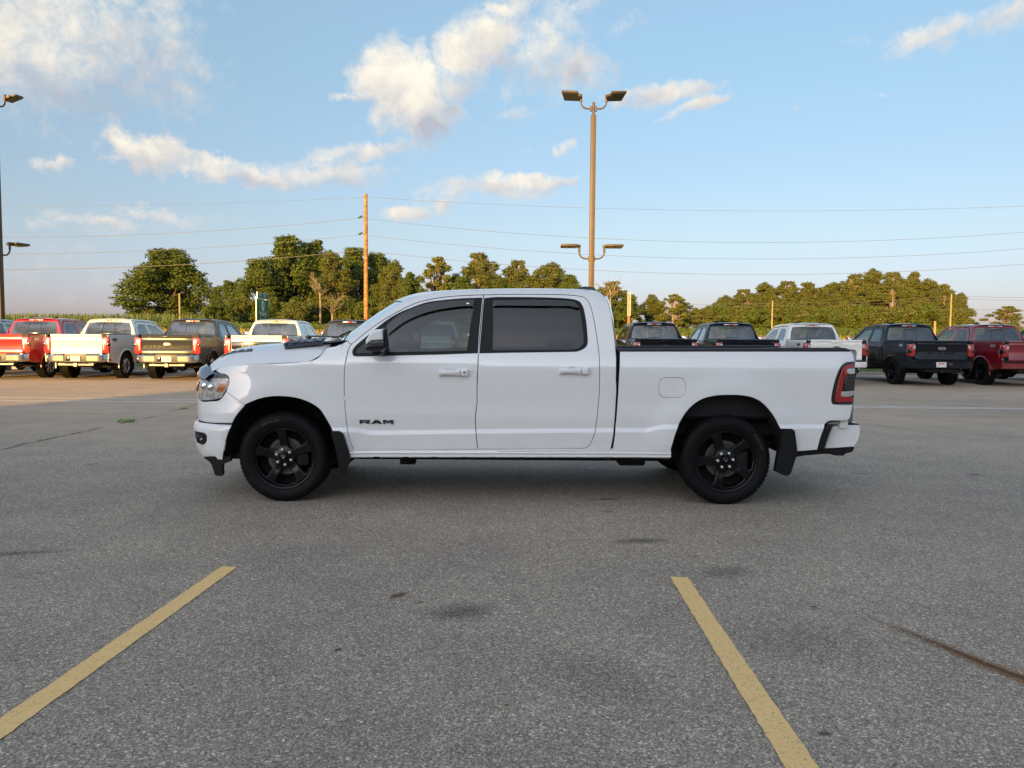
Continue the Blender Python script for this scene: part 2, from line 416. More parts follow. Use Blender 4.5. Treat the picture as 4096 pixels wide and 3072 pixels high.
def grid(name, rows, material, parent=None, sharp=40, mirror=None, close=False, thick=None):
    n = len(rows[0]); v = [p for r_ in rows for p in r_]; f = []
    for i in range(len(rows) - 1):
        for j in range(n - 1 + (1 if close else 0)):
            j2 = (j + 1) % n; f.append((i * n + j, i * n + j2, (i + 1) * n + j2, (i + 1) * n + j))
    res = []
    for mr in ([None, mirror] if mirror is not None else [None]):
        vv = v if mr is None else (np.array([tuple(p) for p in v]) * np.array(mr)).tolist()
        ff = f if mr is None else [q[::-1] for q in f]
        res.append(new_obj(name, vv, ff, material, parent, sharp=sharp))
    return res
TXT = {}
def text_geo(s, size, ext=0.0, bold=0.0, sx=1.0, space=1.0):
    k = (s, size, ext, bold, sx, space)
    if k in TXT: return TXT[k]
    cu = bpy.data.curves.new('t', 'FONT'); cu.body = s; cu.size = size; cu.extrude = ext; cu.offset = bold; cu.space_character = space
    cu.align_x = 'CENTER'; cu.align_y = 'CENTER'; cu.resolution_u = 3
    o = bpy.data.objects.new('t', cu); C.objects.link(o)
    dg = bpy.context.evaluated_depsgraph_get(); dg.update(); me = bpy.data.meshes.new_from_object(o.evaluated_get(dg))
    v = np.array([x.co[:] for x in me.vertices]); f = [tuple(p.vertices) for p in me.polygons]
    bpy.data.objects.remove(o); bpy.data.curves.remove(cu); bpy.data.meshes.remove(me)
    v = v * np.array((sx, 1, 1)); TXT[k] = (v, f); return v, f
def text_obj(name, s, size, fn, material, parent, **kw):
    """fn(x, y, z) maps lettering space to 3D"""
    v, f = text_geo(s, size, **kw); vv = [fn(*p) for p in v]
    return new_obj(name, vv, f, material, parent, smooth=False)
# ------------------------------------------------------------------ the white pickup in front
FPX = 3075.6
ROT3 = CAMROT.to_3x3()
def ray(px, py):
    return ROT3 @ Vector(((px - 2048) / FPX, -(py - 1536) / FPX, -1))
def on_ground(px, py, z=0.0):
    d = ray(px, py); t = (z - CAM_H) / d.z
    return Vector((d.x * t, d.y * t, z))
def at_depth(px, py, Y):
    d = ray(px, py); t = Y / d.y
    return Vector((d.x * t, Y, CAM_H + d.z * t))
# ------------------------------------------------------------------ ground, lot, fields
def asphalt_fn(t, b):
    o = objco(t)
    v1 = t.vor(o, 165, 'Color'); s1 = t.node('ShaderNodeSeparateColor'); t.l.new(v1, s1.inputs[0])
    v2 = t.vor(o, 100, 'Color'); s2 = t.node('ShaderNodeSeparateColor'); t.l.new(v2, s2.inputs[0])
    big = t.noise(o, .22, 5, .55); mid = t.noise(o, 1.6, 5, .6); fine = t.noise(o, 220, 3, .6)
    st = t.ramp(s1.outputs[0], [(0, (.026, .025, .024)), (.30, (.072, .069, .066)), (.62, (.120, .115, .108)), (.86, (.185, .178, .165)), (1, (.34, .325, .30))])
    st2 = t.ramp(s2.outputs[1], [(0, (.060, .058, .056)), (.6, (.115, .110, .103)), (.93, (.19, .18, .165)), (1, (.42, .40, .37))])
    c = t.mix(.45, st, st2); c = t.mix(1, c, (2.85, 2.55, 2.20), 'MULTIPLY')
    # farther rows are worn and dusted by passing cars: browner with wide streaks across; the tan is brightened to stand in for low sunlight
    sp_ = t.node('ShaderNodeSeparateXYZ'); t.l.new(o, sp_.inputs[0])
    mp = t.node('ShaderNodeMapping'); mp.inputs['Scale'].default_value = (.10, 1.1, 1); t.l.new(o, mp.inputs[0])
    streak = t.noise(mp.outputs[0], 1.0, 6, .65, .5)
    far = t.step(sp_.outputs[1], 8, 16)
    c = t.mix(t.m('MULTIPLY', far, t.m('ADD', .55, t.m('MULTIPLY', streak, .45))), c, (.44, .345, .255))
    k = t.m('ADD', t.m('MULTIPLY', big, .55), t.m('MULTIPLY', mid, .40))
    c = t.mix(1, c, t.ramp(k, [(.30, (.78, .78, .80)), (.62, (1.22, 1.20, 1.17))]), 'MULTIPLY')
    c = t.mix(t.m('MULTIPLY', far, t.m('MULTIPLY', t.step(streak, .52, .68), .35)), c, (.50, .41, .32))
    spots = t.vor(o, .9); near = t.m('MULTIPLY', t.step(spots, .10, .03), t.step(mid, .45, .6))
    c = t.mix(t.m('MULTIPLY', near, .55), c, (.022, .018, .016))
    t.l.new(c, b.inputs['Base Color'])
    bn = t.node('ShaderNodeBump'); t.put(bn.inputs['Strength'], t.m('SUBTRACT', .38, t.m('MULTIPLY', t.step(sp_.outputs[1], 5, 14), .36))); bn.inputs['Distance'].default_value = .004
    h = t.m('ADD', s1.outputs[0], t.m('MULTIPLY', t.vor(o, 165), -1.2)); t.l.new(h, bn.inputs['Height']); t.l.new(bn.outputs[0], b.inputs['Normal'])
LOT_Y = 32.0
lot = MB(); lot.add([(-90, -60, 0), (90, -60, 0), (90, LOT_Y, 0), (-90, LOT_Y, 0)], [(0, 1, 2, 3)])
LOT = tag(lot.build('parking_lot', mat('asphalt', (.08, .08, .08), .75, spec=.2, fn=asphalt_fn)), kind='structure')
kb = MB(); kb.box(-90, 90, LOT_Y, LOT_Y + .16, -.1, .13, ch=.02)
tag(kb.build('kerb', mat('concrete', (.33, .31, .28), .85, fn=speck((.33, .31, .28), .12, 3))), kind='structure')
# terrain beyond the kerb
def ground_z(x, y):
    z = np.interp(y, [32, 40, 44, 50, 60, 80, 110, 900], [.07, .10, -.10, .55, 1.35, 1.95, 2.15, 2.3])
    return z + .10 * math.sin(x * .07 + y * .05) * min(1, max(0, (y - 38) / 10)) + .15 * max(0, min(1, (-x - 5) / 30)) * min(1, max(0, (y - 44) / 15))
ys = [32.16, 34, 37, 40, 42, 44, 47, 50, 53, 56, 60, 65, 70, 76, 84, 92, 102, 115, 135, 170, 230, 330, 500, 900]
xsg = list(np.linspace(-700, -90, 14)) + list(np.linspace(-85, 95, 73)) + list(np.linspace(100, 700, 14))
def field_fn(t, b):
    o = objco(t); s = t.node('ShaderNodeSeparateXYZ'); t.l.new(o, s.inputs[0]); n = t.noise(o, .35, 6, .6); n2 = t.noise(o, 7, 5, .7)
    lawn = t.mix(n2, (.055, .10, .018), (.10, .16, .03)); dry = t.mix(n2, (.26, .19, .05), (.44, .31, .10)); crop = t.mix(n2, (.03, .06, .012), (.07, .11, .025))
    y = t.m('ADD', s.outputs[1], t.m('MULTIPLY', n, 3))
    c = t.mix(t.step(y, 42.5, 44.5), lawn, dry); c = t.mix(t.step(y, 62, 64), c, crop)
    t.l.new(c, b.inputs['Base Color'])
rows = [[(x, y, float(ground_z(x, y))) for x in xsg] for y in ys]
tag(grid('field_ground', rows, mat('field', (.1, .1, .05), .95, fn=field_fn), sharp=180)[0], kind='structure')
# far ground to the sides and behind
fg_ = MB(); fg_.add([(-4000, -3000, -.6), (4000, -3000, -.6), (4000, 5000, -.6), (-4000, 5000, -.6)], [(0, 1, 2, 3)])
tag(fg_.build('far_ground', mat('far_land', (.10, .10, .045), .95, fn=speck((.10, .10, .045), .3, .02))), kind='structure')

# painted marks, cracks and stains: thin sheets on the asphalt
def paint_line(name, quad, z, material, parent, n=60, rag=.003, label=None):
    a, b_, c_, d_ = [Vector(p) for p in quad]; v = []; f = []       # a-b near edge pair going along: a->d one side, b->c other
    for i in range(n + 1):
        t = i / n; p = a.lerp(d_, t); q = b_.lerp(c_, t); u = (q - p).normalized()
        p = p + u * random.uniform(-rag, rag); q = q + u * random.uniform(-rag, rag); v += [(p.x, p.y, z), (q.x, q.y, z)]
    for i in range(n): f.append((2 * i, 2 * i + 1, 2 * i + 3, 2 * i + 2))
    o = new_obj(name, v, f, material, parent, smooth=False)
    return o
def ypaint(t, b):
    o = objco(t); n = t.noise(o, 60, 4, .7); n2 = t.noise(o, 5, 5, .6); v = t.vor(o, 165, 'Color'); s = t.node('ShaderNodeSeparateColor'); t.l.new(v, s.inputs[0])
    base = t.mix(n2, (.86, .54, .20), (.92, .64, .28))
    worn = t.m('MULTIPLY', t.step(s.outputs[0], .80, .9), t.step(n, .42, .6)); f = t.m('ADD', t.m('MULTIPLY', worn, .50), t.m('MULTIPLY', t.step(n, .64, .74), .35), clamp=True)
    t.l.new(t.mix(f, base, (.10, .09, .08)), b.inputs['Base Color'])
    bn = t.node('ShaderNodeBump'); bn.inputs['Strength'].default_value = .35; bn.inputs['Distance'].default_value = .003
    t.l.new(s.outputs[0], bn.inputs['Height']); t.l.new(bn.outputs[0], b.inputs['Normal'])
M_YEL = mat('yellow_road_paint', (.45, .32, .1), .75, fn=ypaint)
def wpaint(t, b):
    o = objco(t); n = t.noise(o, 4, 6, .7)
    t.l.new(t.mix(t.step(n, .35, .7), (.86, .84, .80), (.60, .55, .49)), b.inputs['Base Color'])
M_WHT = mat('white_road_paint', (.5, .5, .48), .8, fn=wpaint)
def dirx(a, b, L): return a + (b - a).normalized() * L
Lp = [on_ground(886, 2268), on_ground(949, 2270), on_ground(0, 2963), on_ground(0, 2877)]
# both stall stripes run on under the camera
paint_line('stall_stripe', [Lp[0], Lp[1], dirx(Lp[1], Lp[2], 4.6), dirx(Lp[0], Lp[3], 4.6)], .004, M_YEL, LOT, 160)
Rp = [on_ground(2680, 2308), on_ground(2750, 2311.5), on_ground(3273, 3072), on_ground(3141, 3072)]
paint_line('stall_stripe', [Rp[0], Rp[1], dirx(Rp[1], Rp[2], 4.6), dirx(Rp[0], Rp[3], 4.6)], .004, M_YEL, LOT, 160)
wl1 = [on_ground(0, 1590.5), on_ground(778, 1598.5), on_ground(3413, 1624.5), on_ground(4096, 1634)]
wl2 = [on_ground(0, 1603), on_ground(778, 1608.5), on_ground(3413, 1630), on_ground(4096, 1637.5)]
for wl_ in (wl1, wl2):
    p0 = dirx(wl_[1], wl_[0], 30); pts = [p0] + wl_ + [dirx(wl_[3], wl_[3] + (wl_[3] - wl_[2]), 30)]
    v = []; f = []
    for p in pts: v += [(p.x, p.y - .055, .004), (p.x, p.y + .055, .004)]
    for i in range(len(pts) - 1): f.append((2 * i, 2 * i + 2, 2 * i + 3, 2 * i + 1))
    new_obj('white_lane_line', v, f, M_WHT, LOT, smooth=False)
M_CRK = mat('crack_fill', (.016, .016, .016), .95)
def crack(pxs, w_=.012, jag=.02, n=14):
    P = [on_ground(*p) for p in pxs]; pts = []
    for a, b in zip(P, P[1:]):
        L = (b - a).length; k = max(2, int(L / .09)); pr_ = (b - a).normalized().cross(Vector((0, 0, 1)))
        for i in range(k): pts.append(a.lerp(b, i / k) + pr_ * random.uniform(-jag, jag))
    v = []; f = []
    for i, p in enumerate(pts):
        d = (pts[min(i + 1, len(pts) - 1)] - pts[max(0, i - 1)]).normalized().cross(Vector((0, 0, 1))) * w_ * random.uniform(.25, 1.2)
        v += [tuple(p - d + Vector((0, 0, .004))), tuple(p + d + Vector((0, 0, .004)))]
    for i in range(len(pts) - 1): f.append((2 * i, 2 * i + 1, 2 * i + 3, 2 * i + 2))
    return new_obj('crack', v, f, M_CRK, LOT, smooth=False)
ZG = lambda x, y: (x * .3617, 1480 + y * .3617); ZH = lambda x, y: (3300 + x * .36, 1480 + y * .36)
crack([ZG(-200, 930), ZG(0, 885), ZG(180, 842), ZG(450, 782), ZG(600, 748), ZG(780, 715), ZG(900, 688), ZG(1000, 665), ZG(1190, 628)], .014)
crack([ZG(1320, 600), ZG(1460, 565), ZG(1560, 545), ZG(1780, 506)], .014); crack([ZG(1880, 462), ZG(2000, 440), ZG(2160, 385), ZG(2500, 330)], .014)
crack([ZG(300, 475), ZG(700, 485), ZG(1000, 485), ZG(1200, 492)], .008); crack([ZG(1400, 512), ZG(1780, 506), ZG(2140, 512)], .006)
crack([ZH(250, 578), ZH(400, 595), ZH(620, 622), ZH(850, 650)], .012); crack([ZH(850, 650), ZH(1100, 672), ZH(1300, 690)], .01); crack([ZH(1300, 690), ZH(1700, 722), ZH(2000, 742), ZH(2212, 760)], .011)
def stain(name, cx, cy, rx, ry, rot, col, dens=.8, sc=14, edge=.5):
    def fn(t, b):
        g = t.node('ShaderNodeTexCoord').outputs['Generated']; s = t.node('ShaderNodeSeparateXYZ'); t.l.new(g, s.inputs[0])
        u = t.m('SUBTRACT', s.outputs[0], .5); v = t.m('SUBTRACT', s.outputs[1], .5); r_ = t.m('SQRT', t.m('ADD', t.m('MULTIPLY', u, u), t.m('MULTIPLY', v, v)))
        o = t.node('ShaderNodeTexCoord').outputs['Object']; n = t.noise(o, sc, 6, .7); n2 = t.noise(o, 110, 3, .7)
        f = t.m('MULTIPLY', t.step(t.m('ADD', r_, t.m('MULTIPLY', t.m('SUBTRACT', n, .5), edge)), .46, .05), t.m('MULTIPLY', t.step(n2, .30, .60), dens))
        t.l.new(f, b.inputs['Alpha'])
    m_ = mat(name + '_%s' % abs(hash((cx, cy))), col, .8, fn=fn)
    v = [(math.cos(t) * rx, math.sin(t) * ry, 0) for t in np.linspace(0, 2 * math.pi, 24, endpoint=False)]
    o = new_obj(name, v, [tuple(range(24))], m_, LOT, smooth=False); p = on_ground(cx, cy); o.location = (p.x, p.y, .004); o.rotation_euler = (0, 0, rot)
    return o
ZI = lambda x, y: (1200 + x * .633, 2200 + y * .633); ZJ = lambda x, y: (2600 + x * .6763, 2200 + y * .6763); ZK = lambda x, y: (x * .633, 2200 + y * .633)
stain('rust_stain', *ZI(620, 290), .10, .05, .75, (.10, .035, .012), .9); stain('rust_stain', *ZI(755, 335), .04, .02, .3, (.06, .03, .015), .8)
stain('oil_stain', *ZI(1020, 390), .30, .20, .2, (.03, .03, .03), .45, 14); stain('oil_stain', *ZI(1900, 800), .35, .5, .6, (.03, .03, .03), .20, 7)
stain('dirt_clump', *ZK(2140, 635), .03, .025, 0, (.07, .035, .015), .9); stain('dirt_clump', *ZI(1310, 985), .02, .02, 0, (.12, .06, .02), .9); stain('dirt_clump', *ZI(240, 635), .025, .02, 0, (.08, .04, .015), .9)
stain('dirt_clump', *ZJ(970, 340), .035, .02, 0, (.02, .018, .015), .9); stain('oil_stain', *ZJ(1030, 1090), .05, .03, 0, (.03, .02, .015), .8)
stain('oil_stain', *(2430, 1998), .20, .05, .1, (.01, .01, .01), .9); stain('oil_stain', *(3900, 1900), .16, .05, .1, (.015, .015, .015), .8); stain('oil_stain', *(3450, 1896), .2, .03, 0, (.015, .015, .015), .8)
stain('water_spill', *(2365, 1875), .13, .18, 0, (.62, .64, .66), .9, 3, .15)
stain('oil_stain', *(60, 2215), .5, .08, .2, (.03, .03, .03), .45, 12); stain('oil_stain', *(3200, 2560), .5, .45, .2, (.03, .03, .03), .18, 7); stain('oil_stain', *(2900, 2290), .30, .2, .2, (.03, .03, .03), .35, 7); stain('oil_stain', *(2560, 2165), .35, .12, .1, (.02, .02, .02), .5, 6)
# a long run of rust from something dripping, lower right
rp_ = [on_ground(*ZJ(*p)) for p in [(1230, 385), (1300, 405), (1530, 490), (1750, 580), (1950, 665), (2212, 765), (2500, 880)]]
def rustfn(t, b):
    uv = t.node('ShaderNodeAttribute', attribute_name='across').outputs['Fac']; al = t.node('ShaderNodeAttribute', attribute_name='along').outputs['Fac']
    o = objco(t); n = t.noise(o, 30, 5, .7); n2 = t.noise(o, 120, 3, .7)
    core = t.step(t.m('ADD', uv, t.m('MULTIPLY', t.m('SUBTRACT', n, .5), .8)), 1.0, .2)
    t.l.new(t.m('MULTIPLY', t.m('MULTIPLY', core, t.step(al, -.05, .7)), t.m('MULTIPLY', t.step(n2, .25, .6), .95)), b.inputs['Alpha'])
    t.l.new(t.mix(t.step(uv, .45, .1), (.34, .15, .035), (.09, .034, .012)), b.inputs['Base Color'])
v = []; f = []; ac = []; al = []
for i in range(61):
    t_ = i / 60 * (len(rp_) - 1); k = min(int(t_), len(rp_) - 2); p = rp_[k].lerp(rp_[k + 1], t_ - k); d = (rp_[k + 1] - rp_[k]).normalized().cross(Vector((0, 0, 1)))
    wd = .035 + .05 * i / 60
    for s_ in (-1, -.5, 0, .5, 1): q = p + d * wd * s_; v.append((q.x, q.y, .004)); ac.append(abs(s_)); al.append(i / 60)
for i in range(60):
    for j in range(4): a = i * 5 + j; f.append((a, a + 1, a + 6, a + 5))
ro = new_obj('rust_run', v, f, mat('rust_run_mat', (.1, .04, .01), .8, fn=rustfn), LOT, smooth=False)
for nm, arr in (('across', ac), ('along', al)):
    at_ = ro.data.attributes.new(nm, 'FLOAT', 'POINT'); at_.data.foreach_set('value', arr)
# loose pale stones scattered on the asphalt
st_ = MB()
for k in range(420):
    y = 1.9 + 7 * random.random() ** 1.6; x = random.uniform(-.75, .75) * y * 1.0; s = random.uniform(.002, .0055)
    if random.random() < .05: s *= 1.8
    c_ = [(x + s * 1.5 * math.cos(t + k) * random.uniform(.6, 1.1), y + s * math.sin(t + k) * random.uniform(.6, 1.1)) for t in np.linspace(0, 6.28, 5, endpoint=False)]
    st_.add([(a, b, .0) for a, b in c_] + [(x, y, s * .7)], [(i, (i + 1) % 5, 5) for i in range(5)])
tag(st_.build('loose_gravel', mat('pale_stone', (.42, .40, .37), .8), smooth=False), label='tiny pale stones scattered loose over the grey asphalt in the foreground', category='gravel', kind='stuff')
# weeds growing from the crack
M_WEED = mat('weed_leaf', (.22, .36, .07), .6)
def weed(p, n, h, lab):
    m_ = MB()
    for k in range(n):
        a = random.uniform(0, 6.28); l = h * random.uniform(.5, 1.1); b_ = Vector((random.uniform(-.5, .5) * h * 2.2, random.uniform(-.3, .3) * h, 0)); d = Vector((math.cos(a) * .9, math.sin(a) * .5, random.uniform(.3, 1))).normalized(); s = d.cross(Vector((0, 0, 1))).normalized() * .007
        m_.add([b_ - s, b_ + s, b_ + d * l * .6 + s * .8 + Vector((0, 0, .01)), b_ + d * l - Vector((0, 0, l * .2)), b_ + d * l * .6 - s * .8 + Vector((0, 0, .01))], [(0, 1, 2, 4), (4, 2, 3)])
    o = m_.build('weed', M_WEED, None, smooth=False); o.location = (p.x, p.y, .0); tag(o, label=lab, category='weed', group='weeds in the asphalt crack')
weed(on_ground(*ZG(1395, 578)), 46, .13, 'spiky tuft of green weed in the crack, lone larger one on the left asphalt')
weed(on_ground(*ZG(2035, 430)), 22, .08, 'small green weed in the crack just left of the white pickup bumper')
weed(on_ground(*ZG(465, 782)), 9, .04, 'tiny dark weed at the near end of the long left crack')

# ------------------------------------------------------------------ the dealership behind the photographer (throws the long shade)
BX0, BX1, BY0, BY1, BH = -29.7, 34, -60, -30, 13.2
bld = empty('showroom', ((BX0 + BX1) / 2, BY1, 0), label='long beige flat-roofed showroom building behind the photographer, casting the big shadow', category='building')
def bloc(m_, nm, mt, **k): return m_.build(nm, mt, bld, shift=((BX0 + BX1) / 2, BY1, 0), **k)
m_ = MB(); m_.box(BX0, BX1, BY0, BY1, -.1, BH - .3); bloc(m_, 'wall', mat('beige_wall', (.42, .39, .34), .8, fn=speck((.42, .39, .34), .08, .6)), smooth=False)
m_ = MB(); m_.box(BX0 - .003, BX1 + .003, BY0 - .003, BY1 + .003, BH - .3, BH, ch=.02); bloc(m_, 'parapet', mat('parapet_metal', (.20, .19, .18), .5))
for k in range(10):
    x = BX0 + 3.2 + k * 6.0
    m_ = MB(); m_.box(x, x + 4.8, BY1 + .002, BY1 + .08, .3, 3.4); wf = bloc(m_, 'window', mat('window_frame_dark', (.05, .05, .05), .5), smooth=False)
    m_ = MB()
    for j in range(3): m_.box(x + .1 + j * 1.55, x + 1.55 + j * 1.55, BY1 + .081, BY1 + .09, .4, 3.3)
    pn = m_.build('pane', mat('dark_window', (.02, .025, .03), .06, spec=.8), wf, smooth=False, shift=((BX0 + BX1) / 2, BY1, 0))
m_ = MB(); m_.box(BX0, BX1, BY1, BY1 + 1.6, 3.9, 4.25, ch=.03); bloc(m_, 'canopy', mat('canopy_white', (.6, .6, .6), .5))
ZA = lambda x, y: (740 + x * .3436, 1120 + y * .3436)
ZB = lambda x, y: (1340 + x * .2803, 1120 + y * .2803)
ZC = lambda x, y: (1900 + x * .2803, 1120 + y * .2803)
ZD = lambda x, y: (740 + x * .3375, 1480 + y * .3375)
ZE = lambda x, y: (1360 + x * .5244, 1560 + y * .5244)
ZF = lambda x, y: (2440 + x * .4702, 1300 + y * .4702)
TY = 7.73                                  # centre line of the truck
HALF = 1.03; W0 = TY - HALF
ORG = np.array((0.2, TY, 0.0))
def px_line(pts, Y=6.72): return [at_depth(*p, Y) for p in pts]
HUB_F = at_depth(*ZD(1157, 1045), 6.73); HUB_R = at_depth(*ZF(992, 1158), 6.73)
TYRE_R = .397
ARCH_F = (HUB_F.x - .005, HUB_F.z + .02); ARCH_R = (HUB_R.x, HUB_R.z + .02)
cr = px_line([ZD(1600, 683), ZD(1740, 683), ZD(1920, 680), ZE(130, 288), ZE(190, 302), ZE(250, 311), ZE(1030, 300), ZE(1950, 292), ZF(60, 876), ZF(310, 878), ZF(360, 866), ZF(430, 846), ZF(590, 844), ZF(1445, 845), ZF(1840, 845)])
CRX = np.array([p.x for p in cr]); CRZ = np.array([p.z for p in cr])
def sm(x, a, b):
    t = np.clip((x - a) / (b - a), 0, 1); return t * t * (3 - 2 * t)
roofpx = [ZB(177, 864), ZB(300, 772), ZB(500, 620), ZB(700, 476), ZB(860, 370), ZB(960, 307), ZB(1050, 270), ZB(1160, 232), ZB(1300, 195), ZB(1500, 170), ZB(1800, 150), ZB(2212, 135), ZC(600, 130), ZC(1000, 130), ZC(1400, 138), ZC(1640, 147), ZC(1730, 160), ZC(1800, 188), ZC(1850, 232)]
rp = px_line(roofpx, 6.98); RTX = np.array([p.x for p in rp]); RTZ = np.array([p.z for p in rp])
PZ = np.array([0, .30, .38, .46, .56, .65, .777, .875, .95, 1.08, 1.16, 1.22, 1.27, 1.31, 1.34, 1.37, 1.5, 1.65, 1.8, 1.95])
PI_ = np.array([.12, .085, .06, .042, .036, .028, .0135, .0165, .012, .0035, .0, .003, .0145, .029, .043, .060, .118, .188, .262, .34])
# monotone smoothing of the section by sampling and blurring
_z = np.linspace(0, 2.2, 2201); _p = np.interp(_z, PZ, PI_); _k = np.hanning(28); _k /= _k.sum()
_p = np.convolve(np.pad(_p, 45, 'edge'), _k, 'same')[45:-45]
XF0, SUPN = -1.95, 3.2
def nose(x, z):
    """plan curve: how far the side falls back towards the nose"""
    Dn = FD(z); q = np.clip((XF0 - x) / Dn, 0, .9995)
    return HALF * (1 - (1 - q ** SUPN) ** (1 / SUPN))
def FD(z):
    return np.interp(z, [0.2, .30, .33, .37, .42, .50, .60, .66, .80, .95, 1.02, 1.10, 1.16, 1.25], [.90, .94, .965, 1.0, 1.025, 1.045, 1.055, 1.052, 1.046, 1.05, 1.035, .99, .945, .88])
def ins(x, z):
    x = np.asarray(x, float); z = np.asarray(z, float)
    i = np.interp(z, _z, _p)
    zc = np.interp(x, CRX, CRZ)
    on = sm(x, -2.05, -1.65)
    i = i - .022 * on * sm(z, zc + .003, zc - .038)
    for cx, cz in (ARCH_F, ARCH_R):
        r = np.hypot(x - cx, z - cz)
        i = i - .030 * sm(r, .80, .56) * sm(z, .25, .62)
    i = i + nose(x, z)
    i = i + 1.2 * np.clip(x - 2.86, 0, 9) ** 2 + sm(x, 2.0, 3.2) * .02
    zt = np.interp(x, RTX, RTZ); t = np.clip((z - (zt - .085)) / .085, 0, 1.3)
    i = i + np.where(z > 1.40, .055 * t ** 2.2, 0)
    return i
def S(x, z): return W0 + ins(x, z)
def side(x, z, push=0.0):
    return np.stack([x - ORG[0], S(x, z) + push - ORG[1], z], 1)
def tr(p, push=0.0):
    """photo pixel -> (x, z) on the body side"""
    if p[0] == 'w': return (p[1], p[2])
    y = 6.74
    for _ in range(8):
        q = at_depth(p[0], p[1], y); yn = float(S(q.x, q.z)) + push; y = y + .7 * (yn - y)
    return (q.x, q.z)
def T(ps, push=0.0): return [tr(p, push) for p in ps]
def loc(p): return (p[0] - ORG[0], p[1] - ORG[1], p[2])
HERO = empty('pickup_truck', tuple(ORG), label='large white crew cab pickup parked side-on in the foreground, black wheels and RAM door lettering', category='pickup truck')
MIR = (1, -1, 1)
xs = np.arange(-2.1, 3.1, .03); ZCX = np.interp(xs, CRX, CRZ)
lines_c = [[(a, b + d) for a, b in zip(xs, ZCX)] for d in (.006, -.006, -.018, -.030, -.042)]
def body(name, ol, mt=WHITE, holes=(), push=0.0, parent=HERO, thick=.025, step=.045, mirror=True, gap=.0035, lines=(), corner=38, bev=.003, traced=True, ostep=None):
    o = T(ol, push) if traced else ol; hs = [T(h, push) if traced else h for h in holes]
    return sheet(name, o, lambda a, b: side(a, b, push), mt, parent, hs, thick, step, gap, bev, (0, 1, 0), lines, mirror=MIR if mirror else None, corner=corner, ostep=ostep)

fender = body('front_fender', [ZA(350, 1045), ZA(440, 1010), ZA(640, 990), ZA(890, 975), ZA(1100, 968), ZA(1300, 957), ZA(1450, 943), ZA(1530, 915), ZA(1590, 862), ZA(1640, 800), ZA(1662, 783), ZA(1745, 771), ZA(1820, 742), ZA(1890, 705), ZA(1935, 750),
    ZA(1905, 800), ZA(1880, 900), ZA(1858, 1020), ZA(1852, 1200), ZA(1855, 1400), ZD(1885, 300), ZD(1900, 500), ZD(1922, 690), ZD(1955, 830), ZD(1985, 925), ZD(2012, 975), ZD(2042, 1047), ZD(1965, 1047), ZD(1900, 1047),
    ZD(1850, 960), ZD(1800, 840), ZD(1740, 710), ZD(1680, 595), ZD(1600, 472), ZD(1500, 400), ZD(1380, 350), ZD(1250, 322), ZD(1100, 313), ZD(980, 322), ZD(860, 350), ZD(760, 390), ZD(700, 418), ZD(690, 405), ZD(600, 340), ZD(485, 258),
    ZA(510, 1190), ZA(505, 1130), ZA(470, 1100), ZA(400, 1085)], lines=lines_c)
fdoor_ol = [ZA(1935, 750), ZA(1905, 800), ZA(1880, 900), ZA(1858, 1020), ZA(1852, 1200), ZA(1855, 1400), ZD(1885, 300), ZD(1900, 500), ZD(1922, 690), ZD(1955, 830), ZD(1985, 925), ZE(110, 463), ZE(600, 459), ZE(1052, 453), ZE(1045, 400), ZE(1035, 280), ZE(1033, 200), ZE(1045, 100),
    ZE(1045, 0), ZB(2030, 1400), ZB(2045, 1100), ZB(2050, 1050), ZB(2065, 770), ZB(2090, 500), ZB(2113, 270), ZB(2125, 210), ZB(1800, 222), ZB(1500, 250), ZB(1250, 300), ZB(1100, 350), ZB(900, 450), ZB(700, 565), ZB(500, 700), ZB(350, 822)]
trim_f = [ZB(250, 1000), ZB(300, 930), ZB(500, 765), ZB(700, 600), ZB(900, 475), ZB(1100, 390), ZB(1300, 320), ZB(1500, 290), ZB(1800, 262), ZB(2108, 250), ZB(2082, 500), ZB(2057, 770), ZB(2043, 1045), ZB(1500, 1065), ZB(1000, 1076), ZB(300, 1092), ZB(258, 1080), ZB(245, 1045)]
fdoor, fdoor2 = body('front_door', fdoor_ol, holes=[trim_f], lines=lines_c, corner=30)
rdoor_ol = [ZC(125, 210), ZC(115, 290), ZC(80, 700), ZC(50, 1050), ZC(35, 1400), ZE(1045, 0), ZE(1045, 100), ZE(1033, 200), ZE(1035, 280), ZE(1045, 400), ZE(1052, 453), ZE(1860, 446), ZE(1880, 440), ZE(1905, 425), ZE(1930, 370), ZE(1950, 300), ZE(1968, 150), ZE(1980, 0),
    ZC(1778, 1150), ZC(1760, 950), ZC(1720, 680), ZC(1680, 480), ZC(1645, 360), ZC(1600, 280), ZC(1540, 240), ZC(1400, 218), ZC(1100, 205), ZC(600, 203)]
trim_r = [ZC(130, 258), ZC(300, 243), ZC(900, 245), ZC(1300, 262), ZC(1450, 285), ZC(1510, 320), ZC(1550, 400), ZC(1590, 600), ZC(1612, 870), ZC(1603, 930), ZC(1560, 980), ZC(1480, 1015), ZC(1420, 1025), ZC(700, 1036), ZC(58, 1047), ZC(88, 700)]
rdoor, rdoor2 = body('rear_door', rdoor_ol, holes=[trim_r], lines=lines_c, corner=30)
up_r = [ZC(1778, 1150), ZC(1760, 950), ZC(1720, 680), ZC(1680, 480), ZC(1645, 360), ZC(1600, 280), ZC(1540, 240), ZC(1400, 218), ZC(1100, 205), ZC(600, 203), ZB(2125, 210), ZB(1800, 222), ZB(1500, 250), ZB(1250, 300), ZB(1100, 350), ZB(900, 450), ZB(700, 565), ZB(500, 700), ZB(350, 822), ZA(1935, 750)]
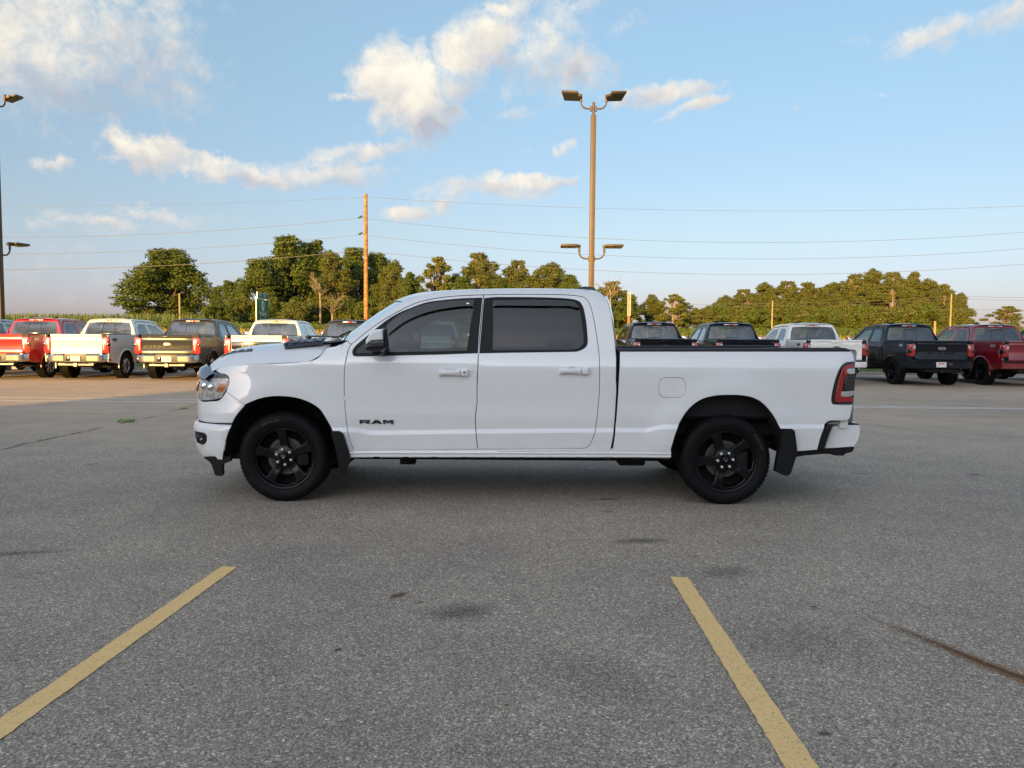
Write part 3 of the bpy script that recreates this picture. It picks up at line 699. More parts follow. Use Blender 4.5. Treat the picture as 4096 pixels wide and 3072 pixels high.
cabside = body('cab_side', [ZE(1860, 446), ZE(1880, 440), ZE(1905, 425), ZE(1930, 370), ZE(1950, 300), ZE(1968, 150), ZE(1980, 0)] + up_r +
    [ZB(177, 864), ZB(300, 772), ZB(500, 620), ZB(700, 476), ZB(860, 370), ZB(960, 307), ZB(1050, 270), ZB(1160, 232), ZB(1300, 195), ZB(1500, 170), ZB(1800, 150), ZB(2212, 137), ZC(600, 131), ZC(1000, 131), ZC(1400, 139), ZC(1640, 148), ZC(1730, 160), ZC(1800, 186), ZC(1850, 232), ZC(1890, 300), ZC(1930, 430), ZC(1960, 600), ZC(1990, 800), ZC(2008, 1000), ZC(2017, 1150), ZC(2014, 1400), ZE(2110, 0), ZE(2098, 200), ZE(2085, 350), ZE(2062, 470), ZE(2040, 490), ZE(1200, 487)] +
    [ZE(1000, 464), ZE(1400, 459)][:0] + [ZE(1200, 458)], corner=30, gap=.003, lines=lines_c)
# rocker below the doors, ribbed
def ribbed(a, b):
    p = side(a, b); q = np.interp(a, [-1.5, 1.6], [0, 1]); return p
rock = MB(); rx = np.linspace(-1.50, 1.40, 60); prof = [(-.006, .478), (.004, .470), (.002, .448), (-.010, .440), (-.010, .432), (.002, .424), (-.002, .402), (.012, .392), (.05, .388)]
rows = []
for dy, z in prof: rows.append([loc((x, S(x, .46) + .004 + dy, z + (x - 1) * .006 + CAM_H - 1.45)) for x in rx])
grid('rocker_panel', rows, WHITE, HERO, mirror=MIR, sharp=60)
fl = MB(); fl.box(-.026, .026, -.02, .02, -.004, .006)
clip = fl.build('sill_clip', M_DARK, HERO)
for k in range(11):
    c_ = clip if k == 0 else clip.copy()
    if k: C.objects.link(c_)
    c_.location = (-1.19 + k * .255 - ORG[0], -HALF + .04, .384 + CAM_H - 1.45)
bed_ol = [ZF(85, 224), ZF(85, 300), ZF(78, 450), ZF(70, 600), ZF(55, 800), ZF(35, 1000), ZF(12, 1114), ZF(250, 1118), ZF(495, 1122), ZF(530, 1020), ZF(560, 920), ZF(600, 820), ZF(650, 740), ZF(720, 670), ZF(800, 625), ZF(900, 602), ZF(1000, 596), ZF(1120, 600), ZF(1220, 620), ZF(1300, 665), ZF(1370, 740), ZF(1410, 800), ZF(1440, 860),
    ZF(1490, 950), ZF(1530, 1078), ZF(1640, 1073), ZF(1765, 1062), ZF(1795, 950), ZF(1828, 845), ZF(1845, 828), ZF(1875, 815), ZF(2000, 813), ZF(2040, 800), ZF(2055, 740), ZF(2066, 682), ZF(1900, 676), ZF(1885, 650), ZF(1895, 560), ZF(1920, 460), ZF(1950, 380), ZF(1978, 340), ZF(2015, 318), ZF(2080, 310), ZF(2072, 260), ZF(2060, 235), ZF(2045, 224)]
fuel_ol = [ZF(415, 530), ZF(420, 480), ZF(440, 455), ZF(480, 447), ZF(580, 447), ZF(625, 458), ZF(640, 490), ZF(646, 530), ZF(640, 585), ZF(620, 612), ZF(580, 620), ZF(480, 620), ZF(440, 612), ZF(420, 585)]
bed = body('bed_side', bed_ol, holes=[fuel_ol], lines=lines_c, gap=.002)
body('fuel_door', fuel_ol, gap=.004, step=.06, mirror=False, push=.001)
body('bed_corner_pocket', [ZF(1850, 838), ZF(1875, 822), ZF(2005, 820), ZF(2005, 840), ZF(1890, 846), ZF(1858, 852)], mat('pocket_grey', (.35, .35, .36), .5), push=.06, gap=0)
body('bumper_end_trim', [ZF(1852, 848), ZF(1898, 845), ZF(1880, 890), ZF(1850, 970), ZF(1826, 1056), ZF(1772, 1064), ZF(1798, 950), ZF(1825, 880)], M_BLACKPL, push=-.004, gap=.001)
# lower front fascia piece, from the headlight down to the bumper
fasc_ol = [('w', -2.925, .94), ZD(180, 368), ZD(300, 372), ZD(380, 366), ZD(420, 345), ZD(455, 305), ZD(485, 258), ZD(600, 340), ZD(690, 405), ZD(705, 422), ZD(650, 485), ZD(600, 550), ZD(555, 630), ZD(400, 629), ZD(260, 622), ZD(190, 607), ('w', -2.925, .69)]
body('lower_fascia', fasc_ol, step=.03, gap=.002)
# black backing behind all seams (the body shell under the skin)
def ribbon_seam(name, pts, wid=.05, push=.022, dz=0):
    p = curve(T(pts), .05, 180, closed=False); rows = [[], []]
    for i, (a, b) in enumerate(p):
        u = np.array(p[min(i + 1, len(p) - 1)]) - np.array(p[max(0, i - 1)]); u /= np.linalg.norm(u); n_ = np.array((-u[1], u[0])) * wid / 2
        for k, s_ in ((0, 1), (1, -1)):
            x, z = a + s_ * n_[0], b + s_ * n_[1] + dz; rows[k].append(loc((x, float(S(x, z)) + push, z)))
    grid(name, rows, M_DARK, HERO, mirror=MIR)
ribbon_seam('door_jamb', fdoor_ol[:12]); ribbon_seam('door_jamb', fdoor_ol[13:26]); ribbon_seam('door_jamb', fdoor_ol[11:14]); ribbon_seam('door_jamb', rdoor_ol[10:18] + [ZC(1778, 1150), ZC(1760, 950), ZC(1720, 680), ZC(1680, 480), ZC(1645, 360), ZC(1600, 280)])
ribbon_seam('door_jamb', up_r[4:]); ribbon_seam('fender_brace', [ZA(350, 1045), ZA(440, 1010), ZA(890, 975), ZA(1300, 957), ZA(1450, 943), ZA(1590, 862), ZA(1662, 783)], .02, .012, -.011); ribbon_seam('fender_brace', [ZD(485, 258), ZD(600, 340), ZD(705, 422)])
ribbon_seam('fuel_neck', fuel_ol + fuel_ol[:1], .04, .014)
# cab to bed gap
ribbon_seam('cab_gap', [ZF(75, 225), ZF(65, 600), ZF(30, 1000), ZF(-5, 1110)], .09, .06)

# windows: black surrounds, glass, smoked rain guards
glass_f = [ZB(735, 690), ZB(745, 640), ZB(900, 512), ZB(1100, 412), ZB(1300, 346), ZB(1500, 313), ZB(1800, 290), ZB(2000, 284), ZB(1980, 400), ZB(1940, 600), ZB(1905, 850), ZB(1878, 1015), ZB(1400, 1030), ZB(980, 1036), ZB(785, 1040), ZB(772, 1000)]
sail_f = [ZB(290, 1040), ZB(300, 1000), ZB(330, 965), ZB(440, 875), ZB(690, 665), ZB(706, 660), ZB(715, 720), ZB(755, 1035), ZB(700, 1042), ZB(300, 1050)]
body('window_trim', trim_f, M_BLACKPL, holes=[glass_f, sail_f], push=.002, gap=.001, parent=HERO, step=.05)
body('mirror_sail', sail_f, mat('sail_grey', (.045, .045, .047), .5), push=.006, step=.06, gap=.002)
glass_r = [ZC(252, 280), ZC(900, 270), ZC(1340, 288), ZC(1430, 308), ZC(1480, 370), ZC(1518, 550), ZC(1546, 750), ZC(1552, 900), ZC(1500, 958), ZC(1400, 990), ZC(1000, 996), ZC(250, 1003), ZC(258, 600)]
body('window_trim', trim_r, M_BLACKPL, holes=[glass_r], push=.002, gap=.001, step=.05)
body('door_window', glass_f, G_FRONT, push=.010, gap=-.002, thick=.003, step=.08)
body('door_window', glass_r, G_TINT, push=.010, gap=-.002, thick=.003, step=.08)
body('rain_guard', [ZB(738, 640), ZB(900, 508), ZB(1100, 408), ZB(1300, 342), ZB(1500, 310), ZB(1800, 288), ZB(1998, 282), ZB(1985, 310), ZB(1966, 375), ZB(1900, 368), ZB(1700, 386), ZB(1400, 438), ZB(1200, 500), ZB(1000, 592), ZB(850, 698), ZB(757, 770), ZB(733, 700)], G_VISOR, push=-.02, gap=0, thick=.028, step=.05)
body('rain_guard', [ZC(272, 284), ZC(900, 283), ZC(1350, 298), ZC(1420, 315), ZC(1468, 365), ZC(1492, 395), ZC(1440, 390), ZC(1350, 370), ZC(900, 366), ZC(340, 362), ZC(265, 368)], G_VISOR, push=-.02, gap=0, thick=.028, step=.05)
gb = MB()
# shield badge on the rain guard
q = tr(ZB(1898, 346), -.022); gb.box(q[0] - .012 - ORG[0], q[0] + .012 - ORG[0], float(S(*q)) - .024 - TY, float(S(*q)) - .018 - TY, q[1] - .014, q[1] + .012, ch=.002); gb.build('guard_badge', M_CHROME, HERO)
wl = body('beltline_seal', [ZB(785, 1030), ZB(1878, 1007), ZB(1876, 1022), ZB(785, 1044)], M_BLACKPL, push=-.002, gap=0, step=.1)

# roof, windscreen, hood
def xz(pxs): return [tr(p) for p in pxs]
edge = curve([tr(p) for p in roofpx[5:]], .06, 180, closed=False)
rows = []
NU = 14
for x, z in edge:
    y0 = float(S(x, z)) - TY; row = []
    for k in range(NU + 1):
        u = k / NU; yy = y0 * (1 - 2 * u); c_ = 1 - (2 * u - 1) ** 2
        fx = -.16 * c_ * float(sm(-x, -.2, 1.0)) + .03 * c_ * float(sm(x, 1.0, 1.5))
        row.append((x + fx - ORG[0], yy, z - .002 + .034 * c_ ** .75))
    rows.append(row)
roof_front = rows[0]; grid('roof', rows, WHITE, HERO, sharp=80)
# back of the cab
bk = [ZC(1850, 232), ZC(1890, 300), ZC(1930, 430), ZC(1960, 600), ZC(1990, 800), ZC(2008, 1000), ZC(2017, 1150), ZC(2014, 1400), ZE(2098, 200), ZE(2062, 470)]
rows = []
for x, z in curve([tr(p) for p in bk], .08, 180, closed=False):
    y0 = float(S(x, z)) - TY; rows.append([(x + .05 * (1 - (2 * u - 1) ** 6) - ORG[0] if z < 1.86 else x + .03 * (1 - (2 * u - 1) ** 2) - ORG[0], y0 * (1 - 2 * u), z + (.03 * (1 - (2 * u - 1) ** 2) if z > 1.8 else 0)) for u in np.linspace(0, 1, 15)])
backrows = rows; grid('cab_back', rows, WHITE, HERO, sharp=80)
_bz = [q[0][2] for q in backrows][::-1]; _bx = [q[7][0] for q in backrows][::-1]
grid('rear_window', [[(float(np.interp(z, _bz, _bx)) + .008 - .03 * abs(u) ** 4, u * (.70 - (z - 1.36) * .22), z) for u in np.linspace(-1, 1, 15)] for z in np.linspace(1.38, 1.74, 6)], mat('dark_rear_glass', (.01, .012, .014), .05, coat=1), HERO)
# windscreen between the pillars
pil = curve([tr(p) for p in roofpx[:6]], .12, 180, closed=False); rows = []
nP = len(pil)
for i, (x, z) in enumerate(pil):
    t = i / (nP - 1); y0 = float(S(x, z)) + .012 - TY; b = .22 * (1 - t) + .16 * t
    rows.append([(x - b * (1 - abs(2 * u - 1) ** 2.4) - ORG[0] + .004, y0 * (1 - 2 * u), z + .010 * (1 - (2 * u - 1) ** 2)) for u in np.linspace(0, 1, 21)])
ws_bottom = rows[0]; grid('windshield', rows, glass('windshield_glass', (.75, .84, .84)), HERO, sharp=80)
# hood
hs = curve([tr(p) for p in [ZA(345, 1047), ZA(440, 1011), ZA(640, 991), ZA(890, 976), ZA(1100, 969), ZA(1300, 958), ZA(1450, 944), ZA(1530, 916), ZA(1590, 863), ZA(1640, 801), ZA(1655, 788)]], .05, 180, closed=False)
pk = [at_depth(*p, 7.16) for p in [ZA(225, 1000), ZA(280, 955), ZA(330, 922), ZA(390, 885), ZA(450, 852), ZA(520, 820), ZA(600, 792), ZA(700, 768), ZA(800, 755), ZA(900, 747), ZA(1000, 741), ZA(1125, 732), ZA(1200, 724), ZA(1400, 706), ZA(1580, 694), ZA(1700, 700)]]
PKX = np.array([p.x for p in pk]); PKZ = np.array([p.z for p in pk])
rows = []
hx = [p[0] for p in hs]; hz = [p[1] for p in hs]
stx = list(np.linspace(-2.86, hx[0] + .01, 5)[:-1]) + list(np.linspace(hx[0] + .012, hx[-1], 34))
def zseam(x):
    return float(np.interp(x, hx, hz)) if x >= hx[0] else hz[0] - (hx[0] - x) * .45
def hood_z(x, v):        # v: 0 at the seam, 1 at the centre line
    zs = zseam(x); zp = float(np.interp(x, PKX, PKZ)) + .0; 
    a = min(1, v / .46); e = 1 - (1 - a) ** 2.1
    dome = .016 * float(sm(np.array(v), .40, .62))
    return zs + (max(zp, zs + .01) - zs) * e * 1.0 + dome * float(sm(np.array(x), -2.7, -2.2)) - .012 * float(sm(np.array(x), -2.7, -2.2))
vs_ = [0, .02, .05, .09, .14, .2, .27, .34, .40, .46, .52, .6, .7, .85, 1.0]
for x in stx:
    zs = zseam(x); y0 = (float(S(x, zs)) + .003) - TY; hr = []
    for v in vs_:
        # leading edge swept back towards the corners
        hr.append((x - ORG[0], y0 * (1 - v), hood_z(x, v)))
    rows.append(hr + [(a, -b, c) for a, b, c in hr[-2::-1]])
grid('hood', rows, WHITE, HERO, sharp=80)
def hood_pt(x, v, up=0.0):
    y0 = float(S(x, zseam(x))) - TY; return (x - ORG[0], y0 * (1 - v), hood_z(x, v) + up)
# hood vent: dark louvred scoop by the windscreen with raised numerals, smaller slots further forward
for sgn in (1, -1):
    rws = []
    xa, xb = -2.14, -1.70
    for k, v in enumerate(np.linspace(.19, .46, 7)):
        rws.append([tuple(np.array(hood_pt(x, v, .006 + .012 * math.sin(math.pi * k / 6) + .022 * (x - xa) / (xb - xa))) * (1, sgn, 1)) for x in np.linspace(xa + .10 * (1 - k / 6), xb, 16)])
    grid('hood_scoop', rws, mat('scoop_plastic', (.022, .024, .032), .45), HERO, sharp=50)
    lv = MB()
    for j in range(5):
        x0 = -2.06 + j * .07
        P = [hood_pt(x0, .25), hood_pt(x0 + .045, .25), hood_pt(x0 + .045, .38), hood_pt(x0, .38)]
        lv.add([(a, b * sgn, c + .010 + j * .004) for a, b, c in P] + [(a, b * sgn, c + .021 + j * .005) for a, b, c in P], [(4, 5, 6, 7), (0, 1, 5, 4), (1, 2, 6, 5), (2, 3, 7, 6), (3, 0, 4, 7)])
    lv.build('scoop_louvre', M_GLOSSBLK, HERO)
    lv = MB()
    for j in range(4):
        x0 = -2.66 + j * .08
        P = [hood_pt(x0, .20), hood_pt(x0 + .075, .20), hood_pt(x0 + .065, .255), hood_pt(x0 + .02, .25)]
        lv.add([(a, b * sgn, c - .002) for a, b, c in P] + [(a, b * sgn, c + .006) for a, b, c in P], [(4, 5, 6, 7), (0, 1, 5, 4), (1, 2, 6, 5), (2, 3, 7, 6), (3, 0, 4, 7)])
    lv.build('hood_slot', mat('slot_dark', (.05, .06, .09), .4), HERO)
def num_map(x, y, z):
    v = .29 - y * .9; p = hood_pt(-1.93 + x, v, .030 + z); return p
text_obj('hood_lettering', '1500', .10, num_map, M_GLOSSBLK, HERO, ext=.003, bold=.002, sx=1.6, space=1.05)
# cowl and wipers
cw = MB(); cw.add([(ws_bottom[k][0] - (.0 if s_ else .16), ws_bottom[k][1], ws_bottom[k][2] - (.0 if s_ else .02)) for k in range(21) for s_ in (0, 1)], [(2 * k, 2 * k + 1, 2 * k + 3, 2 * k + 2) for k in range(20)])
cw.build('cowl', M_BLACKPL, HERO)
wp = MB()
for s_ in (-.55, .12):
    b0 = Vector(ws_bottom[10]); wp.tube([(b0.x + .02 + abs(s_) * .13, s_ - .1, b0.z + .03), (b0.x + .07 + abs(s_) * .13, s_ + .1, b0.z + .075), (b0.x + .09 + abs(s_) * .1, s_ + .42, b0.z + .07)], .009, 6)
wp.build('wiper', M_BLACKPL, HERO)
# bug deflector along the nose of the hood
rws = []
for k in range(25):
    t = -1 + 2 * k / 24; a = abs(t)
    y = t * .90; cx = -2.955 + .26 * a ** 3.4; cz = 1.085 - .0 * a
    z0 = 1.062 - .012 * a; z1 = 1.172 + .01 * (1 - a) - .055 * sm(np.array(a), .80, 1.0)
    rws.append([(cx + .015 - ORG[0], y, z0), (cx - .03 - ORG[0], y, z0 + .02), (cx - .035 - ORG[0], y, (z0 + z1) / 2), (cx + .0 - ORG[0], y, float(z1)), (cx + .05 - ORG[0], y * .985, float(z1) + .045 * (1 - .5 * a))])
grid('bug_deflector', rws, mat('smoked_blue_acrylic', (.10, .14, .20), .10, coat=1), HERO, sharp=60)

# nose lofts: front bumper, grille, headlights
def nose_pt(t, z, grow=0.0, Dk=0.0):
    Dn = float(FD(z)) + Dk; q = math.sin(t) ** (2 / SUPN); i = 1 - abs(math.cos(t)) ** (2 / SUPN) * (1 if math.cos(t) > 0 else -1)
    base = float(np.interp(z, _z, _p)) * (1 - math.sin(t) ** 3)
    return (XF0 - q * Dn - ORG[0] - grow * math.sin(t), (-HALF + i * HALF + base - grow * abs(math.cos(t)) * (1 if math.cos(t) > 0 else -1)), z)
def t_of_x(x, z):
    q = np.clip((XF0 - x) / float(FD(z)), 0, 1); return math.asin(q ** (SUPN / 2))
archf = [tr(p) for p in [ZD(545, 640), ZD(530, 690), ZD(505, 760), ZD(480, 850), ZD(468, 950), ZD(460, 1048)]]
AX = [p[0] for p in archf][::-1]; AZ = [p[1] for p in archf][::-1]
ztop_b = .682; zbot_b = tr(ZD(400, 1050))[1]
rws = []
zz = list(np.linspace(zbot_b, ztop_b - .05, 12)) + [ztop_b - .03, ztop_b - .012, ztop_b]
for j, z in enumerate(zz):
    g = .028 - (.028 * max(0, (z - (ztop_b - .05)) / .05) ** 1.6)
    t0 = t_of_x(float(np.interp(z, AZ, AX)), z); rws.append([nose_pt(t, z, g * (1 if i else .6)) for i, t in enumerate(np.linspace(t0, math.pi - t0, 64))])
grid('front_bumper', rws, WHITE, HERO, sharp=60)
rws = []
for z in (ztop_b - .005, .69, .8, .9, .96, 1.0, 1.04):
    rws.append([nose_pt(t, z, -.03) for t in np.linspace(.62, math.pi - .62, 40)])
grid('grille_backing', rws, M_DARK, HERO)
gr = MB()
for z in (.72, .78, .84, .90):
    pts = [nose_pt(t, z, -.008) for t in np.linspace(1.2, math.pi - 1.2, 22)]; gr.tube(pts, .012, 6)
gr.build('grille_bar', M_GLOSSBLK, HERO)
rws = [[nose_pt(t, z, .004) for t in np.linspace(1.0, math.pi - 1.0, 30)] for z in (.955, .975, 1.0, 1.03, 1.05)]
grid('grille_header', rws, M_GLOSSBLK, HERO)
rws = [[nose_pt(t, z, .0) for t in np.linspace(.9, math.pi - .9, 30)] for z in (ztop_b - .01, ztop_b + .01, .70, .71)]
grid('grille_lower_edge', rws, WHITE, HERO)
text_obj('grille_lettering', 'RAM', .12, lambda x, y, z: (nose_pt(math.pi / 2, .99)[0] - .012 - z, -x, .992 + y * .5), M_BLACKPL, HERO, ext=.004, bold=.004, sx=1.7)
lamp_ol = [('w', -2.93, .965), ('w', -2.93, 1.035), ZA(175, 1098), ZA(250, 1090), ZA(450, 1093), ZA(490, 1110), ZA(512, 1175), ZA(480, 1270), ZA(420, 1370), ZA(340, 1393), ZA(200, 1400)]
lamp_ol[0] = ('w', -2.93, tr(ZA(180, 1398))[1]); lamp_ol[1] = ('w', -2.93, tr(ZA(180, 1098))[1])
body('headlight', lamp_ol, mat('lamp_housing', (.80, .80, .82), .35, .25, fn=speck((.70, .71, .74), .35, 22)), push=.018, step=.04, gap=.001)
HL = [o for o in children_of(HERO) if o.name.startswith('headlight')]
lens = body('headlight_lens', lamp_ol, G_LENS, push=.004, step=.03, gap=.003, thick=.012, parent=HERO)
body('lamp_bezel', [('w', -2.93, tr(ZA(180, 1132))[1]), ('w', -2.93, tr(ZA(180, 1100))[1]), ZA(250, 1093), ZA(450, 1097), ZA(487, 1112), ZA(503, 1143), ZA(300, 1143)], M_GLOSSBLK, push=.002, step=.05, gap=.002)
body('running_light_bar', [('w', -2.925, tr(ZA(180, 1176))[1]), ('w', -2.925, tr(ZA(180, 1150))[1]), ZA(300, 1158), ZA(508, 1163), ZA(505, 1182), ZA(300, 1178)], mat('drl_white', (.75, .76, .78), .2, .5, coat=1), push=.012, step=.05, gap=.001)
body('turn_reflector', [ZA(395, 1205), ZA(492, 1203), ZA(470, 1250), ZA(435, 1306), ZA(355, 1305), ZA(372, 1262)], M_AMBER, push=.012, step=.05, gap=.002)
body('lamp_divider', [ZA(380, 1192), ZA(505, 1190), ZA(478, 1255), ZA(440, 1322), ZA(330, 1322), ZA(358, 1262)], M_GLOSSBLK, push=.022, step=.05, gap=.001)
body('lamp_floor', [ZA(165, 1330), ZA(300, 1345), ZA(415, 1335), ZA(400, 1362), ZA(340, 1385), ZA(165, 1392)], M_CHROME, push=.025, step=.05, gap=.001)
pr = MB()
for ax_, az_ in ((300, 1250), (225, 1235)):
    q = tr(ZA(ax_, az_)); y = float(S(*q)) + .012 - TY
    pr.lathe([(.032, .03), (.034, .0), (.036, -.004), (.03, -.010), (.02, -.016), (0, -.018)], 20, 'Y', (q[0] - ORG[0], y, q[1]))
for v_ in list(pr.v): pass
n0 = len(pr.v); pr.add([(a, -b, c) for a, b, c in pr.v], [f[::-1] for f in pr.f]); pr.build('lamp_projector', M_CHROME, HERO)
# fog lamp pocket, air dam
fog = [ZD(118, 722), ZD(180, 735), ZD(240, 747), ZD(262, 782), ZD(262, 840), ZD(235, 878), ZD(150, 862), ZD(128, 800)]
def nose_arr(t, z, g=.028):
    return np.array([nose_pt(float(a_), float(b_), g) for a_, b_ in zip(t, z)])
def tr_t(p):
    """photo pixel -> (t, z) on the bumper's visible side"""
    best = None
    for t in np.linspace(.2, 1.25, 220):
        z = .55
        for _ in range(4):
            q = nose_pt(t, z, .028); r_ = at_depth(p[0], p[1], q[1] + TY); z = r_.z
        e = abs(q[0] + ORG[0] - r_.x)
        if best is None or e < best[0] - 1e-4: best = (e, t, z)
    return best[1:]
fo = [tr_t(p) for p in fog]
sheet('fog_lamp_pocket', fo, lambda a, b: nose_arr(a, b, .032), M_BLACKPL, HERO, (), .03, .03, 0, .006, (0, 1, 0), mirror=MIR)
tq, zq = tr_t(ZD(205, 835)); q = nose_pt(tq, zq, .030)
for s_ in (1, -1):
    fg = MB(); fg.lathe([(.0, -.010), (.020, -.008), (.027, -.004), (.034, -.012), (.038, -.002), (.038, .02)], 20, 'Y', (q[0], q[1] * s_, q[2]))
    fg.build('fog_lamp', M_GLOSSBLK, HERO)
    fg = MB(); a_ = nose_pt(tq + .16, zq + .035, .038); b_ = nose_pt(tq - .05, zq + .035, .038); fg.tube([(a_[0], a_[1] * s_, a_[2]), (b_[0], b_[1] * s_, b_[2])], .008, 6); fg.build('fog_pocket_bar', M_GLOSSBLK, HERO)
dam = [(-2.70, zbot_b + .01), (-2.62, zbot_b - .03), (-2.53, zbot_b - .10), (-2.50, zbot_b - .18), (-2.39, zbot_b - .19), (-2.36, zbot_b - .15), (-2.36, zbot_b - .03), (-2.22, zbot_b - .035), (-2.15, zbot_b + .01)]
dam = [at_depth(*p, 6.85) for p in [ZD(225, 1032), ZD(262, 1056), ZD(300, 1085), ZD(325, 1120), ZD(340, 1165), ZD(362, 1238), ZD(385, 1248), ZD(440, 1253), ZD(455, 1225), ZD(450, 1165), ZD(455, 1118), ZD(500, 1096), ZD(540, 1080), ZD(548, 1062), ZD(548, 1020), ZD(350, 1020)]]
dm = MB(); dm.prism([(p.x - ORG[0], p.z) for p in dam], lambda a, b, s: (a, -.90 + .05 * s, b)); dm.prism([(p.x - ORG[0], p.z) for p in dam], lambda a, b, s: (a, .85 + .05 * s, b))
dm.box(-2.72 - ORG[0], -2.45 - ORG[0], -.70, .70, zbot_b - .03, zbot_b + .03, ch=.02)
dm.build('air_dam', M_BLACKPL, HERO, sharp=30)

# handles, badge
for dp, key in (((ZB(1475, 1265), ZB(1910, 1368)), True), ((ZC(1193, 1240), ZC(1628, 1345)), False)):
    (xa, za), (xb, zb) = tr(dp[0]), tr(dp[1]); y = float(S((xa + xb) / 2, (za + zb) / 2)) - TY; cx = (xa + xb) / 2; cz = (za + zb) / 2; hl = (xb - xa) / 2; hh = abs(za - zb) / 2
    for s_ in (1, -1):
        hb = MB()
        def bx(x0, x1, y0, y1, z0, z1, ch): hb.box(x0 - ORG[0], x1 - ORG[0], min(y0 * s_, y1 * s_), max(y0 * s_, y1 * s_), z0, z1, ch=ch)
        bx(xa + .008, xb - hl * .52, y - .048, y - .022, cz - hh * .62, cz + hh * .62, .010)       # grip bar
        bx(xa + .004, xa + .055, y - .040, y + .01, cz - hh * .95, cz + hh * .8, .010)
        bx(xb - hl * .50, xb - .004, y - .040, y + .01, cz - hh, cz + hh, .010)
        bx(xb - hl * .82, xb - hl * .52, y - .040, y + .01, cz - hh * .95, cz + hh * .85, .008)
        h = hb.build('door_handle', WHITE, HERO, sharp=50)
        cup = MB(); cup.lathe([(0, .0), (hh * 1.0, .0), (hh * 1.15, -.003), (hh * 1.22, .0)], 28, 'Y', (0, 0, 0)); cup.v = [(a * 1.5 + cx - .015 - ORG[0], (b + y) * s_, c + cz) for a, b, c in cup.v]
        cup.build('handle_cup', WHITE, HERO)
        if key:
            kk = MB(); kk.lathe([(0, 0), (.010, 0), (.013, .003)], 14, 'Y', (xb - hl * .28 - ORG[0], (y - .042) * s_, cz)); kk.box(xb - hl * .70 - ORG[0], xb - hl * .62 - ORG[0], min((y - .042) * s_, (y - .038) * s_), max((y - .042) * s_, (y - .038) * s_), cz - .010, cz + .008)
            kk.build('key_lock', M_STEEL, HERO)
# fix door lettering: three wide slab letters
(bx0, bz0), (bx1, bz1) = tr(ZE(150, 227)), tr(ZE(407, 257)); bcx, bcz = (bx0 + bx1) / 2, (bz0 + bz1) / 2; bw, bh = bx1 - bx0, bz0 - bz1
def slab_letters():
    """R, A, M as wide slab strokes in a unit box (0..1, 0..1)"""
    L = []
    def P(*pts): L.append(pts)
    P((0, .78), (.27, .78), (.30, 1), (0, 1)); P((.0, 0), (.075, 0), (.075, .78), (.0, .78)); P((.22, .46), (.30, .50), (.30, .98), (.22, .95)); P((.075, .36), (.28, .36), (.30, .56), (.075, .56)); P((.15, .36), (.24, .36), (.33, 0), (.21, 0))
    P((.34, 0), (.43, 0), (.53, 1), (.46, 1)); P((.46, 1), (.55, 1), (.67, 0), (.57, 0)); P((.42, .18), (.60, .18), (.58, .40), (.45, .40))
    P((.70, 0), (.765, 0), (.765, 1), (.70, 1)); P((.935, 0), (1.0, 0), (1.0, 1), (.935, 1)); P((.765, 1), (.80, 1), (.88, .45), (.85, .12), (.765, .72)); P((.935, 1), (.90, 1), (.82, .45), (.85, .12), (.935, .72))
    return L
def badge(s_):
    m_ = MB()
    for k, pl in enumerate(slab_letters()):
        d = .0004 * k
        P = [((u if s_ > 0 else 1 - u), w_) for u, w_ in pl]
        def fn(a, b, s, d=d):
            X = bx0 + a * bw; Z = bz1 + b * bh
            return (X - ORG[0], (float(S(bcx, Z)) - TY - (.004 if s else .010 + d)) * s_, Z)
        m_.prism(P, fn)
    m_.build('door_badge', M_GLOSSBLK, HERO, smooth=False)
badge(1); badge(-1)
# mirrors
def mir_cap(pxs, y0, y1, name, mt, ch=.012):
    P = [at_depth(*p, 6.60) for p in pxs]
    for s_ in (1, -1):
        bm = bmesh.new(); vs = [bm.verts.new((p.x - ORG[0], (y0 - TY) * s_, p.z)) for p in P]; f = bm.faces.new(vs)
        r_ = bmesh.ops.extrude_face_region(bm, geom=[f]); nv = [g for g in r_['geom'] if isinstance(g, bmesh.types.BMVert)]
        c = sum((v.co for v in nv), Vector()) / len(nv)
        for v in nv: v.co = c + (v.co - c) * .86; v.co.y = (y1 - TY) * s_
        bmesh.ops.recalc_face_normals(bm, faces=bm.faces[:])
        bmesh.ops.bevel(bm, geom=[e for e in bm.edges], offset=ch, segments=3, profile=.6, affect='EDGES', clamp_overlap=True)
        m_ = MB(); m_.bm(bm); m_.build(name, mt, HERO, sharp=60)
mir_cap([ZB(470, 945), ZB(462, 870), ZB(500, 815), ZB(535, 760), ZB(560, 718), ZB(610, 700), ZB(725, 690), ZB(738, 730), ZB(742, 860), ZB(560, 868), ZB(510, 905)], 6.60, 6.46, 'mirror_cap', WHITE)
mir_cap([ZB(520, 878), ZB(560, 866), ZB(746, 858), ZB(750, 905), ZB(515, 920)], 6.595, 6.475, 'mirror_signal', mat('mirror_lens', (.10, .10, .11), .15, coat=1), .006)
mir_cap([ZB(445, 955), ZB(470, 945), ZB(520, 915), ZB(755, 905), ZB(770, 960), ZB(765, 985), ZB(700, 1025), ZB(560, 1028), ZB(480, 1008), ZB(445, 975)], 6.62, 6.47, 'mirror_base', M_GLOSSBLK)
mir_cap([ZB(728, 690), ZB(742, 692), ZB(768, 900), ZB(772, 960), ZB(752, 965), ZB(745, 860)], 6.60, 6.47, 'mirror_rim', M_BLACKPL, .003)
mr = MB()
for s_ in (1, -1):
    p = at_depth(*ZB(640, 985), 6.7); mr.tube([(p.x - ORG[0], (6.55 - TY) * s_, p.z), (p.x - ORG[0] + .02, (6.82 - TY) * s_, p.z - .01)], [.05, .06], 10)
mr.build('mirror_arm', M_BLACKPL, HERO)

